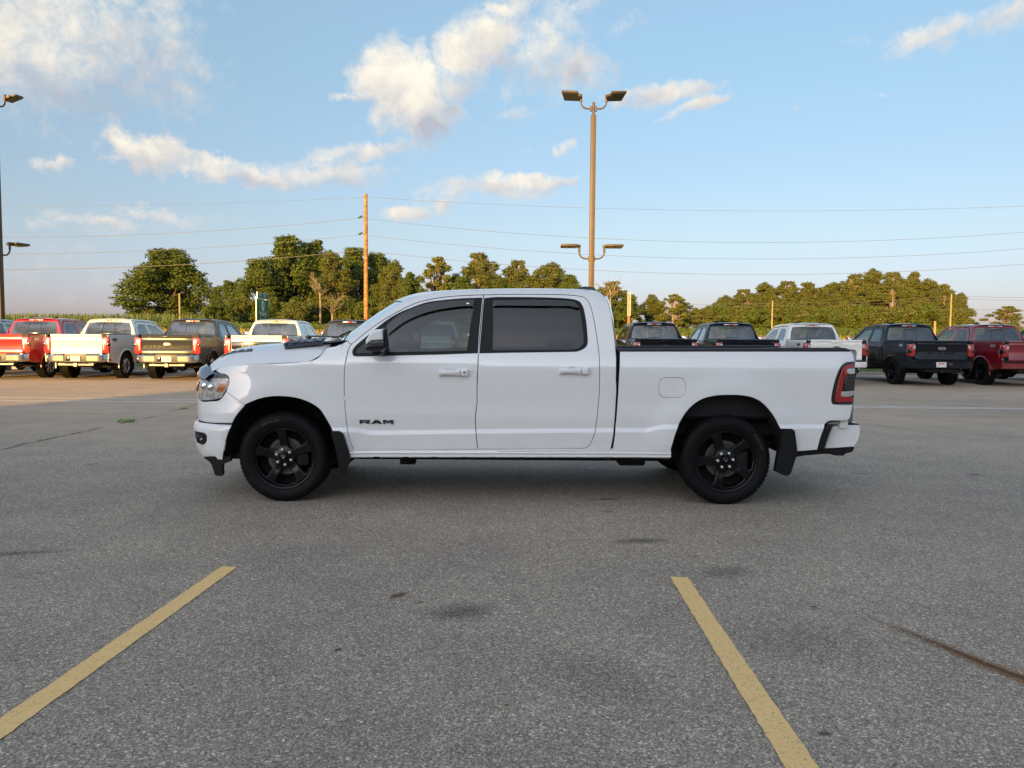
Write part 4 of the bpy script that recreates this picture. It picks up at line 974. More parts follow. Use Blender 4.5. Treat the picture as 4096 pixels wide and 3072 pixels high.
# bed rail caps, tailgate, tail lamps, rear bumper
rr = [tr(p) for p in [ZF(62, 222), ZF(500, 222), ZF(1200, 222), ZF(1800, 222), ZF(2040, 222)]]
rails = MB(); RX = [p[0] for p in rr]; RZ = [p[1] for p in rr]; rws = []
for x in np.linspace(RX[0], RX[-1] + .0, 60):
    z = float(np.interp(x, RX, RZ)); y = float(S(x, z)) - TY
    h = .024 + .006 * float(sm(np.array(x), 2.2, 2.35)); e = sm(np.array(x), RX[-1] + .02, RX[-1] - .05)
    h = h * float(.35 + .65 * e)
    rws.append([(x - ORG[0], y - .004, z - .004), (x - ORG[0], y - .006, z + h * .45), (x - ORG[0], y + .002, z + h * .9), (x - ORG[0], y + .02, z + h), (x - ORG[0], y + .10, z + h), (x - ORG[0], y + .115, z + h - .01), (x - ORG[0], y + .115, z - .05)])
grid('bed_rail_cap', rws, mat('rail_plastic', (.014, .014, .020), .45), HERO, mirror=MIR, sharp=50)
bi = MB(); zb_ = .78
bi.box(1.02 - ORG[0], 3.0 - ORG[0], -.84, .84, zb_ - .03, zb_)
bi.box(1.02 - ORG[0], 3.0 - ORG[0], -.90, -.84, zb_, 1.34); bi.box(1.02 - ORG[0], 3.0 - ORG[0], .84, .90, zb_, 1.34); bi.box(1.01 - ORG[0], 1.05 - ORG[0], -.9, .9, zb_, 1.36)
bi.build('bed_liner', M_BLACKPL, HERO)
ztg = RZ[-1]
rws = []
for z, dx in [(.70, .0), (.74, .012), (.95, .02), (1.18, .01), (1.26, .02), (1.31, .028), (ztg - .01, .03), (ztg + .01, .015), (ztg + .015, -.02)]:
    rws.append([(3.115 - .05 * abs(t) ** 4 + dx - ORG[0], t * .82, z) for t in np.linspace(-1, 1, 17)])
grid('tailgate', rws, WHITE, HERO, sharp=50)
for s_ in (1, -1):
    cb = MB(); cb.box(2.91 - ORG[0], 2.995 - ORG[0], min(s_ * .825, s_ * .935), max(s_ * .825, s_ * .935), .68, RZ[-1] - .02, ch=.02); cb.build('bed_corner', WHITE, HERO)
text_obj('tailgate_lettering', 'RAM', .30, lambda x, y, z: (3.145 - ORG[0] + z, x, 1.02 + y * .6), M_GLOSSBLK, HERO, ext=.003, bold=.01, sx=1.7)
tl = [ZF(2083, 312), ZF(2040, 315), ZF(2005, 322), ZF(1975, 342), ZF(1950, 382), ZF(1920, 462), ZF(1896, 560), ZF(1886, 648), ZF(1902, 671), ZF(2066, 674), ZF(2078, 600), ZF(2086, 500), ZF(2087, 400)]
body('tail_light', tl, M_GLOSSBLK, push=.006, step=.04, gap=.002)
body('tail_lens', [ZF(2080, 330), ZF(2030, 338), ZF(2000, 352), ZF(1978, 385), ZF(1958, 440), ZF(1928, 560), ZF(1915, 645), ZF(1925, 655), ZF(2064, 658), ZF(2070, 612), ZF(1965, 610), ZF(1975, 560), ZF(1993, 470), ZF(2012, 430), ZF(2020, 380), ZF(2035, 368), ZF(2082, 365)], M_RED, push=-.003, step=.04, gap=.001, thick=.012)
body('reverse_lens', [ZF(2018, 412), ZF(2024, 378), ZF(2040, 370), ZF(2084, 368), ZF(2086, 415), ZF(2050, 418)], M_CLEARL, push=-.004, step=.04, gap=.001, thick=.012)
body('sensor_lens', [ZF(1995, 545), ZF(2005, 470), ZF(2020, 438), ZF(2087, 432), ZF(2084, 545), ZF(2020, 552)], mat('smoked_lens', (.02, .02, .024), .08, coat=1), push=-.003, step=.04, gap=.001, thick=.012)
body('signal_lens', [ZF(1962, 606), ZF(1970, 568), ZF(2082, 558), ZF(2078, 595), ZF(2050, 606), ZF(2010, 612)], M_CLEARL, push=-.004, step=.04, gap=.001, thick=.012)
# chrome-free rear bumper: white corner cap over a black step and valance
def cap(pxs, Yn, name, mt, inner, rnd=.02, sym=True):
    P = [at_depth(*p, Yn) for p in pxs]; P = [(p.x - ORG[0], p.z) for p in P]
    return P
rb = [at_depth(*p, 6.83) for p in [ZF(1893, 856), ZF(1950, 852), ZF(2120, 852), ZF(2134, 866), ZF(2130, 940), ZF(2105, 1000), ZF(2078, 1038), ZF(1950, 1048), ZF(1820, 1054), ZF(1850, 960)]]
def extr(name, P2, ylist, mt, mirror_=True, shrink=None, sharp=50, ch=.012):
    """side outline P2 (x,z) carried across the truck through stations (y, dx)"""
    rws = []
    for y, dx in ylist: rws.append([(a + dx * (1 if k_ else 1), y, b) for k_, (a, b) in enumerate(P2)])
    v = [p for r_ in rws for p in r_]; n = len(P2); f = []
    for i in range(len(rws) - 1):
        for j in range(n): f.append((i * n + j, i * n + (j + 1) % n, (i + 1) * n + (j + 1) % n, (i + 1) * n + j))
    f.append(tuple(range(n))[::-1]); f.append(tuple(range((len(rws) - 1) * n, len(rws) * n)))
    m_ = MB(); m_.add(v, f); return m_.build(name, mt, HERO, sharp=sharp)
def shr(P, k):
    c = np.mean(P, 0); return [tuple(c + (np.array(p) - c) * k) for p in P]
P2 = [(p.x - ORG[0], p.z) for p in rb]
def lofted(name, P2, st, mt, sharp=50):
    v = []; n = len(P2); f = []
    for i, (y, k, dx) in enumerate(st):
        for a, b in shr(P2, k): v.append((a + dx, y, b))
    for i in range(len(st) - 1):
        for j in range(n): f.append((i * n + j, i * n + (j + 1) % n, (i + 1) * n + (j + 1) % n, (i + 1) * n + j))
    f.append(tuple(range(n))[::-1]); f.append(tuple(range((len(st) - 1) * n, len(st) * n)))
    m_ = MB(); m_.add(v, f); return m_.build(name, mt, HERO, sharp=sharp)
yb = 6.83 - TY
lofted('rear_bumper', P2, [(yb - .002, .93, 0), (yb + .004, .97, 0), (yb + .018, 1.0, .0), (yb + .15, 1.0, .05), (yb + .35, 1, .07), (-yb - .35, 1, .07), (-yb - .15, 1, .05), (-yb - .018, 1, 0), (-yb - .004, .97, 0), (-yb + .002, .93, 0)], WHITE, 40)
st = [at_depth(*p, 6.86) for p in [ZF(1825, 880), ZF(1850, 850), ZF(1890, 843), ZF(1990, 842), ZF(2005, 830), ZF(2060, 834), ZF(2110, 840), ZF(2124, 852), ZF(2110, 862), ZF(1898, 862), ZF(1850, 960), ZF(1818, 1060), ZF(2078, 1040), ZF(2072, 1062), ZF(2060, 1080), ZF(2010, 1092), ZF(1985, 1112), ZF(1905, 1110), ZF(1880, 1098), ZF(1765, 1098)]]
lofted('bumper_step', [(p.x - ORG[0], p.z) for p in st], [(6.85 - TY, .97, 0), (6.86 - TY, 1, 0), (-(6.86 - TY), 1, 0), (-(6.85 - TY), .97, 0)], M_BLACKPL, 30)
vl = [at_depth(*p, 6.78) for p in [ZF(1560, 1085), ZF(1765, 1062), ZF(1775, 1060), ZF(1770, 1100), ZF(1640, 1110), ZF(1590, 1120), ZF(1560, 1138)]]
lofted('rear_valance', [(p.x - ORG[0], p.z) for p in vl], [(6.77 - TY, 1, 0), (-(6.77 - TY), 1, 0)], M_BLACKPL, 30)

# wheel arches: liners, mud flaps
def liner(name, pts, depth=.40):
    p = curve([tr(q) for q in pts], .06, 180, closed=False)
    rws = [[loc((x, float(S(x, z)) + .014, z)) for x, z in p], [loc((x, float(S(x, z)) + .03, z)) for x, z in p], [loc((x, W0 + depth, z)) for x, z in p]]
    grid(name, rws, M_DARK, HERO, mirror=MIR)
    wall = [(x - ORG[0], z) for x, z in p]; m_ = MB()
    for s_ in (1, -1):
        m_ = MB(); m_.add([(a, (W0 + depth - TY) * s_, b) for a, b in wall], [tuple(range(len(wall)))]); m_.build(name + '_wall', M_DARK, HERO, smooth=False)
liner('front_wheel_liner', [ZD(460, 1048), ZD(480, 850), ZD(530, 690), ZD(600, 550), ZD(705, 422), ZD(860, 350), ZD(980, 322), ZD(1100, 313), ZD(1250, 322), ZD(1380, 350), ZD(1500, 400), ZD(1600, 472), ZD(1680, 595), ZD(1740, 710), ZD(1800, 840), ZD(1850, 960), ZD(1900, 1047)])
liner('rear_wheel_liner', [ZF(495, 1122), ZF(530, 1020), ZF(560, 920), ZF(600, 820), ZF(650, 740), ZF(720, 670), ZF(800, 625), ZF(900, 602), ZF(1000, 596), ZF(1120, 600), ZF(1220, 620), ZF(1300, 665), ZF(1370, 740), ZF(1410, 800), ZF(1440, 860), ZF(1490, 950), ZF(1530, 1078)])
def flap(pxs, name='mud_flap'):
    P = [at_depth(*p, 6.72) for p in pxs]; P = curve([(p.x - ORG[0], p.z) for p in P], .04, 40)
    for s_ in (1, -1):
        m_ = MB(); m_.prism(P, lambda a, b, s: (a, (6.655 - TY + (.06 if s else 0) + .12 * max(0, .55 - b)) * s_, b)); m_.build(name, M_BLACKPL, HERO, sharp=30)
flap([ZD(1745, 716), ZD(1850, 716), ZD(1888, 745), ZD(1920, 850), ZD(1968, 1045), ZD(1925, 1150), ZD(1895, 1225), ZD(1870, 1258), ZD(1838, 1225), ZD(1822, 1040), ZD(1790, 880)])
flap([ZF(1446, 875), ZF(1530, 877), ZF(1550, 895), ZF(1572, 1075), ZF(1553, 1160), ZF(1525, 1260), ZF(1500, 1280), ZF(1470, 1275), ZF(1395, 1240), ZF(1405, 1150), ZF(1420, 1050), ZF(1440, 950)])

# wheels
def make_wheel(parent, pos, phase, lug_phase, side_s, R_=TYRE_R, name='wheel'):
    """rim facing -Y (side_s=1) or +Y (side_s=-1)"""
    s_ = side_s; WD = .275
    rt = MB()
    # rim face plate with five windows
    out = [(.262 * math.cos(t), .262 * math.sin(t)) for t in np.linspace(0, 2 * math.pi, 90, endpoint=False)]
    holes = []
    for k in range(5):
        c = R(phase + 36 + 72 * k)
        pol = [(-15, .100), (-6, .094), (6, .094), (15, .100), (21, .135), (24.5, .185), (25.5, .230), (22, .247), (0, .252), (-22, .247), (-25.5, .230), (-24.5, .185), (-21, .135)]
        holes.append([(r_ * math.cos(c + R(a)), r_ * math.sin(c + R(a))) for a, r_ in pol])
    def face(a, b):
        r_ = np.hypot(a, b); d = .012 + .030 * sm(r_, .05, .17) * 0 + .022 * np.exp(-((r_ - .11) / .05) ** 2) - .006 * sm(r_, .2, .262)
        return np.stack([a, -.118 + d, b], 1)
    pl = sheet('wheel', out, face, M_RIMBLK, parent, holes, .045, .02, 0, .010, (0, 1, 0), smoothed=False)[0]
    # hub and barrel on the same mesh
    m_ = MB(); me = pl.data
    lip = [(.262, -.104), (.262, -.118), (.268, -.126), (.276, -.128), (.280, -.122), (.280, -.10), (.262, -.085), (.258, .0), (.262, .10), (.275, .12)]
    m_.lathe(lip, 64, 'Y')
    brl = m_.build('rim_barrel', M_RIMBLK, pl, sharp=60)
    # centre cap with a small raised emblem
    c_ = MB(); c_.lathe([(.040, -.100), (.038, -.122), (.034, -.126), (.031, -.122), (.029, -.124), (0, -.125)], 32, 'Y')
    cc = c_.build('centre_cap', M_RIMBLK, pl, sharp=50)
    em = MB()
    for u in (1, -1): em.tube([(0, -.127, -.012), (u * .006, -.128, .004), (u * .015, -.127, .008)], [.0035, .003, .002], 5)
    em.build('cap_emblem', M_STEEL, pl)
    for k in range(6):
        a = R(lug_phase + 60 * k); lx, lz = .068 * math.cos(a), .068 * math.sin(a)
        if k == 0:
            lg = MB(); lg.lathe([(.013, -.085), (.0145, -.112), (.012, -.122), (.006, -.127), (0, -.128)], 8, 'Y'); lug = lg.build('lug_nut', M_SILVER, pl, sharp=30); lug.location = (lx, 0, lz)
        else:
            g = lug.copy(); C.objects.link(g); g.location = (lx, 0, lz)
    # tyre
    t_ = MB(); Rk = R_ - .010
    prof = [(.272, -.108), (.276, -.122), (.288, -.131), (.292, -.128), (.31, -.139), (.335, -.142), (.352, -.1395), (.354, -.1365), (.368, -.132), (.380, -.123), (Rk - .003, -.112), (Rk, -.098), (Rk, .098), (Rk - .003, .112), (.380, .123), (.35, .14), (.31, .139), (.276, .122), (.272, .108)]
    t_.lathe(prof, 96, 'Y')
    nb = 62
    def blk(a0, a1, y0, y1, r0, r1, sk=0.0, yo=None):
        v = []
        for a, y in ((a0, y0), (a1, y0), (a1 + sk, y1), (a0 + sk, y1)):
            for r_ in (r0, r1):
                v.append((r_ * math.cos(a), y, r_ * math.sin(a)))
        t_.add(v, [(1, 3, 5, 7), (0, 1, 3, 2)[::1], (2, 3, 5, 4), (4, 5, 7, 6), (6, 7, 1, 0)])
    for k in range(nb):
        a = 2 * math.pi * k / nb; w_ = 2 * math.pi / nb
        for sg in (1, -1):
            # shoulder block wraps down the side a little
            v = []
            for aa in (a + w_ * .08, a + w_ * .86):
                for r_, y in ((.372, .1335), (Rk + .002, .118), (R_, .104), (R_, .070), (Rk - .004, .070)):
                    v.append((r_ * math.cos(aa), y * sg, r_ * math.sin(aa)))
            t_.add(v, [(0, 1, 6, 5), (1, 2, 7, 6), (2, 3, 8, 7), (3, 4, 9, 8), (4, 3, 2, 1, 0), (5, 6, 7, 8, 9)])
            blk(a + w_ * .1, a + w_ * .8, sg * .028, sg * .060, Rk - .004, R_, w_ * .3 * sg)
        blk(a + w_ * .1, a + w_ * .85, -.018, .018, Rk - .004, R_, w_ * .2)
    ty = t_.build('tyre', M_RUBBER, pl, sharp=25)
    # raised sidewall lettering
    def lett(word, a_mid, size):
        v, f = text_geo(word, size, ext=.0015, bold=.0008, sx=1.5, space=1.1); r0 = .345; vv = []
        for a, b, c in v:
            an = R(a_mid) - a / r0 ; rr_ = r0 - .012 + b
            vv.append((rr_ * math.cos(an), -.1425 - c, rr_ * math.sin(an)))
        new_obj('tyre_lettering', vv, f, mat('raised_rubber', (.03, .03, .033), .5), pl, smooth=False)
    lett('MIRAGE', phase + 14 if phase < 100 else phase - 80, .030)
    # brake disc and caliper
    b_ = MB(); b_.lathe([(.06, -.02), (.09, -.02), (.09, -.035), (.165, -.035), (.165, -.02), (.09, -.02)], 40, 'Y'); b_.build('brake_disc', mat('brake_iron', (.06, .058, .055), .5, .6), pl, sharp=30)
    b_ = MB(); b_.lathe([(.142, -.0365), (.166, -.0365)], 40, 'Y'); b_.build('rotor_face', mat('rotor_steel', (.10, .10, .095), .5, .7), pl)
    k_ = MB(); k_.box(.10, .21, -.075, .02, -.08, .08, ch=.015); k_.build('brake_caliper', M_DARK, pl)
    back_ = MB(); back_.lathe([(0, .03), (.262, .03)], 32, 'Y'); back_.build('brake_shield', M_DARK, pl)
    pl.location = pos
    if s_ < 0: pl.rotation_euler = (0, 0, math.pi)
    return pl
wy = 6.735 + .142 - TY
make_wheel(HERO, (HUB_F.x - ORG[0], wy, TYRE_R), 95, 99, 1)
make_wheel(HERO, (HUB_R.x - ORG[0], wy, TYRE_R), 111, 124, 1)
make_wheel(HERO, (HUB_F.x - ORG[0], -wy, TYRE_R), 60, 20, -1)
make_wheel(HERO, (HUB_R.x - ORG[0], -wy, TYRE_R), 40, 50, -1)

# underbody and interior
ub = MB()
ub.box(-2.3 - ORG[0], 2.9 - ORG[0], -.42, -.34, .44, .58); ub.box(-2.3 - ORG[0], 2.9 - ORG[0], .34, .42, .44, .58)
ub.box(-1.4 - ORG[0], .85 - ORG[0], -.90, .90, .46, .52); ub.box(1.0 - ORG[0], 3.0 - ORG[0], -.75, .75, .60, .74)
ub.build('frame_rail', M_DARK, HERO)
ax_ = MB()
ax_.tube([(HUB_R.x - ORG[0], -.8, .40), (HUB_R.x - ORG[0], .8, .40)], .05, 12); ax_.tube([(HUB_F.x - ORG[0], -.8, .38), (HUB_F.x - ORG[0], .8, .38)], .04, 12)
ax_.lathe([(0, -.16), (.10, -.12), (.15, 0), (.10, .12), (0, .16)], 18, 'X', (HUB_R.x - ORG[0], .05, .40))
ax_.build('axle', M_DARK, HERO)
eg = MB(); eg.box(-1.25 - ORG[0], .75 - ORG[0], -.45, .60, .345, .46, ch=.03); eg.box(-1.35 - ORG[0], 1.0 - ORG[0], -.72, .75, .38, .45, ch=.02); eg.box(-1.9 - ORG[0], 2.0 - ORG[0], -.34, .36, .28, .46, ch=.03); eg.box(-2.2 - ORG[0], -1.3 - ORG[0], -.5, .5, .33, .5, ch=.04); eg.box(1.0 - ORG[0], 1.6 - ORG[0], -.6, .7, .36, .6, ch=.04); eg.box(-2.45 - ORG[0], -1.55 - ORG[0], -.55, .55, .5, 1.0); eg.tube([(-1.3 - ORG[0], .35, .38), (1.2 - ORG[0], .38, .40), (1.7 - ORG[0], .2, .45)], .05, 10)  # driveline parts, plus wide low boxes added out of sight to darken the ground beneath
eg.tube([(-.6 - ORG[0], -.1, .36), (1.9 - ORG[0], 0, .40)], .045, 10)
p = at_depth(*ZE(520, 546), 7.0); eg.box(p.x - .07 - ORG[0], p.x + .07 - ORG[0], 6.95 - TY, 7.05 - TY, p.z - .02, .42, ch=.01)
p = at_depth(*ZF(200, 1160), 7.0); eg.box(p.x - .14 - ORG[0], p.x + .10 - ORG[0], 6.95 - TY, 7.3 - TY, p.z - .035, .46, ch=.02)
eg.box(.98 - ORG[0], 1.5 - ORG[0], -.80, -.60, .40, .46, ch=.01)
eg.build('driveline_and_light_blocks', M_DARK, HERO, sharp=40)
it = MB()
it.box(-1.45 - ORG[0], .82 - ORG[0], -.92, .92, .50, .56)
it.box(-1.40 - ORG[0], -1.02 - ORG[0], -.82, .82, .85, 1.26, ch=.05)         # dashboard
it.box(-1.3 - ORG[0], .75 - ORG[0], -.955, -.935, .56, 1.26); it.box(-1.3 - ORG[0], .75 - ORG[0], .935, .955, .56, 1.26)
it.build('cabin_trim', M_SEAT, HERO)
se = None
def seat(x, y, w2, mt=M_SEATL):
    s = MB(); s.box(x - .28, x + .25, y - w2, y + w2, .70, .90, ch=.06)
    bm = bmesh.new(); bmesh.ops.create_cube(bm, size=1)
    for v in bm.verts: v.co = Vector((v.co.x * .16, v.co.y * w2 * 2 * (1 if v.co.z < 0 else .86), v.co.z * .62)); v.co += Vector((x + .30 + v.co.z * .30, y, 1.16))
    bmesh.ops.bevel(bm, geom=bm.edges[:], offset=.05, segments=2, affect='EDGES'); s.bm(bm)
    for q in ([0] if w2 < .4 else [-.38, 0, .38]): s.box(x + .36, x + .46, y + q - .13, y + q + .13, 1.47, 1.64, ch=.04)
    return s
for yy in (-.42, .42): seat(-.62 - ORG[0], yy, .25).build('front_seat', M_SEATL, HERO)
seat(.30 - ORG[0], 0, .74).build('rear_seat', M_SEATL, HERO)
stw = MB(); pts = [(-.93 - ORG[0] + .07 * math.cos(t) * .5, -.42 + .19 * math.sin(t), 1.20 + .185 * math.cos(t)) for t in np.linspace(0, 2 * math.pi, 25)]
stw.tube(pts, .017, 8, caps=False); stw.tube([(-.93 - ORG[0], -.42, 1.20), (-1.1 - ORG[0], -.42, 1.14)], .04, 8); stw.box(-.95 - ORG[0], -.92 - ORG[0], -.60, -.24, 1.18, 1.22); stw.build('steering_wheel', M_SEAT, HERO)
hd = MB(); hd.box(-.75 - ORG[0], .70 - ORG[0], -.60, .60, 1.81, 1.825); hd.build('headliner', mat('headliner_cloth', (.22, .22, .21), .9), HERO)
# roof antenna fin
p = at_depth(*ZC(1560, 130), 7.73); an = MB()
fin = [(-.115, 0), (-.09, .018), (-.05, .034), (0, .042), (.06, .040), (.10, .034), (.112, 0)]
zr = 1.905
q = [(p.x + a - ORG[0], b) for a, b in fin]
zroof = float(np.interp(p.x, [e[0] for e in edge], [e[1] for e in edge])) + .026
an.prism(q, lambda a, b, s: (a, (-.035 if s == 0 else .035) * (1 - b / .06), zroof + b * 1.25)); an.build('antenna_fin', M_GLOSSBLK, HERO, sharp=40)
# ------------------------------------------------------------------ the rows of parked pickups
M_BG = paint('bg_paint', (.8, .8, .8))
M_WELL = M_DARK
def i2(z): return np.interp(z, [.35, .5, .8, 1.1, 1.25, 1.38, 1.5, 1.7, 1.9, 2.02], [.06, .03, .006, .0, .010, .045, .10, .18, .265, .335])
def tube_wheel(Rt, parent, pos, flip, rimmat):
    m_ = MB(); prof = [(.265, -.11), (.275, -.13), (Rt - .06, -.145), (Rt - .02, -.13), (Rt, -.10), (Rt, .10), (Rt - .02, .13), (Rt - .06, .145), (.265, .12)]
    m_.lathe(prof, 40)
    for k in range(44):
        a = 2 * math.pi * k / 44; w_ = 2 * math.pi / 44
        for y0, y1, sk in ((-.13, -.05, .03), (-.045, .045, .05), (.05, .13, -.03)):
            v = [((Rt + q) * math.cos(aa), y, (Rt + q) * math.sin(aa)) for aa, y in ((a, y0), (a + w_ * .72, y0), (a + w_ * .72 + sk, y1), (a + sk, y1)) for q in (-.004, .012)]
            m_.add(v, [(1, 3, 5, 7), (0, 1, 3, 2), (2, 3, 5, 4), (4, 5, 7, 6), (6, 7, 1, 0)])
    r_ = MB(); r_.lathe([(.265, .10), (.25, .04), (.24, -.06), (.262, -.118), (.268, -.12)], 32); r_.lathe([(0, -.085), (.06, -.10), (.07, -.07), (.07, -.04)], 16)
    for k in range(6):
        for d_ in (-.17, .17):
            a = k * math.pi / 3; p0 = (.05 * math.cos(a), .05 * math.sin(a)); p1 = (.25 * math.cos(a + d_), .25 * math.sin(a + d_))
            r_.tube([(p0[0], -.085, p0[1]), ((p0[0] + p1[0]) / 2, -.078, (p0[1] + p1[1]) / 2), (p1[0], -.105, p1[1])], [.026, .02, .022], 5)
    w_ = r_.build('wheel', rimmat, parent, sharp=40); t_ = m_.build('tyre', M_RUBBER, w_, sharp=30)
    b_ = MB(); b_.lathe([(0, 0.02), (.25, .02)], 24); b_.build('brake_shield', M_DARK, w_)
    # face outwards: -Y of the wheel to +X or -X
    w_.location = pos; w_.rotation_euler = (0, 0, R(90 if not flip else -90)); return w_
def rounded_bar(m_, x0, x1, y0, y1, z0, z1, sweep=.08, mi=0, n=16, ch=.02):
    """a bumper bar whose ends turn forwards"""
    v = []; f = []
    pr_ = [(y1, z0), (y0 + ch, z0), (y0, z0 + ch), (y0, z1 - ch), (y0 + ch, z1), (y1, z1)]
    for i in range(n + 1):
        t = i / n; x = x0 + (x1 - x0) * t; s = sweep * abs(2 * t - 1) ** 5
        for y, z in pr_: v.append((x, y + s, z))
    k = len(pr_)
    for i in range(n):
        for j in range(k): f.append((i * k + j, i * k + (j + 1) % k, (i + 1) * k + (j + 1) % k, (i + 1) * k + j))
    f.append(tuple(range(k))); f.append(tuple(range(n * k, n * k + k))[::-1]); m_.add(v, f, mi)
def make_pickup(hd):
    """hd: heavy-duty body with tall vertical lamps; otherwise the half-ton with wide C lamps"""
    root = empty('parked_pickup', (0, 0, 0)); HW = 1.015; sy = 1.075 if hd else 1.0; MX = (-1, 1, 1); BK = (-1, 0, 0)
    zr = 1.46 if hd else 1.44; lift = .02 if hd else 0
    f_ = lambda a, b: np.stack([HW - i2(b - lift), a * sy, b], 1)
    AR = .53 if hd else .51; ay = 1.14; fy = 1.14 + 3.69; az = .43
    def arc(cy, a0=180, a1=0, r_=None): return [(cy + (r_ or AR) * math.cos(R(a)), az + (r_ or AR) * math.sin(R(a))) for a in np.linspace(a0, a1, 11)]
    def P(nm, ol, mt=M_BG, holes=(), fm=f_, gap=.006, step=.14, mir=True, th=.03, sm_=True, par=root, back=BK, co=30):
        return sheet(nm, ol, fm, mt, par, holes, th, step, gap, .006, back, (), mirror=MX if mir else None, smoothed=sm_, corner=co, ostep=.1)
    zl0, zl1 = (.87, 1.37) if hd else (.95, 1.34)
    ld = .10 if hd else .17
    f_b = lambda a, b: np.stack([HW - i2(np.minimum(b, 1.27)) - .05 * np.clip(b - 1.33, 0, 1), a * sy, b], 1)
    P('bed_side', [(.02, .58), (ay - .55, .52)] + arc(ay, 172, 8) + [(ay + .55, .5), (1.80, .5), (1.80, zr), (.03, zr), (.025, zl1 + .01), (ld, zl1 + .01), (ld + (0 if hd else .06), (zl0 + zl1) / 2), (ld, zl0 - .01), (.02, zl0 - .01)], co=20, fm=f_b)
    for sg in (1, -1):
        for cy_ in (ay, fy):
            rim = MB(); p = arc(cy_, 188, -8, AR + .012); rim.tube([(sg * (HW + .004), a * sy, b) for a, b in p], .022, 6); rim.build('arch_moulding', M_BG, root)
    P('rear_door', [(2.02, .52), (2.97, .52), (2.97, 1.91), (2.36, 1.91), (2.14, 1.70), (1.99, 1.34)], holes=[[(2.16, 1.42), (2.90, 1.42), (2.90, 1.83), (2.42, 1.83), (2.26, 1.71)]])
    P('front_door', [(2.99, .52), (4.05, .52), (4.14, 1.25), (4.33, 1.37), (3.66, 1.87), (2.99, 1.91)], holes=[[(3.06, 1.42), (4.15, 1.42), (3.62, 1.79), (3.06, 1.83)]])
    P('cab_side', [(1.86, .52), (1.99, .52), (1.97, 1.35), (2.12, 1.72), (2.34, 1.93), (2.98, 1.93), (3.67, 1.89), (4.36, 1.38), (4.52, 1.36), (3.68, 1.965), (3.0, 2.0), (2.3, 1.995), (2.10, 1.95), (1.96, 1.65), (1.86, 1.40)])
    P('door_window', [(2.13, 1.39), (2.93, 1.39), (2.93, 1.86), (2.40, 1.86), (2.23, 1.73)], G_TINT, fm=lambda a, b: f_(a, b) - (.014, 0, 0), th=.004)
    P('door_window', [(3.03, 1.39), (4.20, 1.39), (3.63, 1.83), (3.03, 1.86)], G_FRONT, fm=lambda a, b: f_(a, b) - (.014, 0, 0), th=.004)
    P('front_fender', [(4.08, .52), (fy - .55, .5)] + arc(fy, 172, 8) + [(5.65, .55), (5.75, .75), (5.72, 1.10), (5.3, 1.24), (4.5, 1.34), (4.17, 1.25)], co=20)
    mm = MB(); mm.box(-HW + .05, HW - .05, .05, 1.82 * sy, .75, .80); mm.box(-HW + .04, -HW + .10, .05, 1.82 * sy, .8, zr - .02); mm.box(HW - .10, HW - .04, .05, 1.82 * sy, .8, zr - .02); mm.box(-HW + .04, HW - .04, 1.76 * sy, 1.80 * sy, .8, zr - .01)
    mm.build('bed_liner', M_BLACKPL, root, smooth=False)
    rl = MB(); rl.box(-HW + .045, -HW + .14, .05, 1.80 * sy, zr + .001, zr + .02, ch=.006); rl.box(HW - .14, HW - .045, .05, 1.80 * sy, zr + .001, zr + .02, ch=.006); rl.build('bed_rail_cap', M_BLACKPL, root)
    # tailgate with a lip, recess and step
    prof = [(.80, .0), (.86, -.012), (.90, -.012), (1.00, .0), (1.02, .012), (1.24, .012), (1.27, -.004), (1.31, .010), (1.36, .012), (1.38, -.016), (zr - .02, -.022), (zr, -.01), (zr + .012, .03)] if hd else \
           [(.80, .0), (.84, -.014), (.90, -.014), (.95, .004), (1.20, .006), (1.26, -.008), (1.30, -.014), (1.33, .020), (1.39, .024), (1.40, -.006), (zr - .01, -.012), (zr + .01, .0), (zr + .02, .04)]
    gw = .80 if hd else .82
    grid('tailgate', [[(x, y + .012 * (abs(x) / gw) ** 8, z) for x in np.linspace(-gw, gw, 15)] for z, y in prof], M_BG, root, sharp=30)
    hb = MB(); hb.box(-.16, .10, -.030, -.014, zr - .072, zr - .040, ch=.006); hb.lathe([(0, -.018), (.015, -.018), (.018, -.01)], 10, 'Y', (.17, -.012, zr - .055)); hb.build('tailgate_handle', M_BG, root)
    # lamps
    for sg in (1, -1):
        l_ = MB(); x0, x1 = (gw + .006, HW + .006)
        l_.box(min(sg * x0, sg * x1), max(sg * x0, sg * x1), -.010, ld * sy, zl0, zl1, ch=.022); lm = l_.build('tail_light', M_REDB if hd else M_RED, root)
        q = MB()
        if hd:
            q.box(min(sg * (x0 + .035), sg * (x0 + .085)), max(sg * (x0 + .035), sg * (x0 + .085)), -.016, .02, zl0 + .10, zl1 - .06, ch=.004); q.build('reverse_lens', M_CLEARL, lm)
            q = MB(); q.box(min(sg * (x1 - .06), sg * (x1 + .006)), max(sg * (x1 - .06), sg * (x1 + .006)), -.012, ld * sy + .004, zl0 + .22, zl0 + .32, ch=.004); q.build('sensor_lens', M_GLOSSBLK, lm)
        else:
            q.box(min(sg * (x0 + .01), sg * (x0 + .07)), max(sg * (x0 + .01), sg * (x0 + .07)), -.016, .02, zl1 - .15, zl1 - .05, ch=.004); q.build('reverse_lens', M_CLEARL, lm)
            q = MB(); q.box(min(sg * (x0 + .12), sg * (x1 + .007)), max(sg * (x0 + .12), sg * (x1 + .007)), -.013, ld * sy + .005, zl0 + .10, zl0 + .24, ch=.004); q.build('sensor_lens', M_GLOSSBLK, lm)
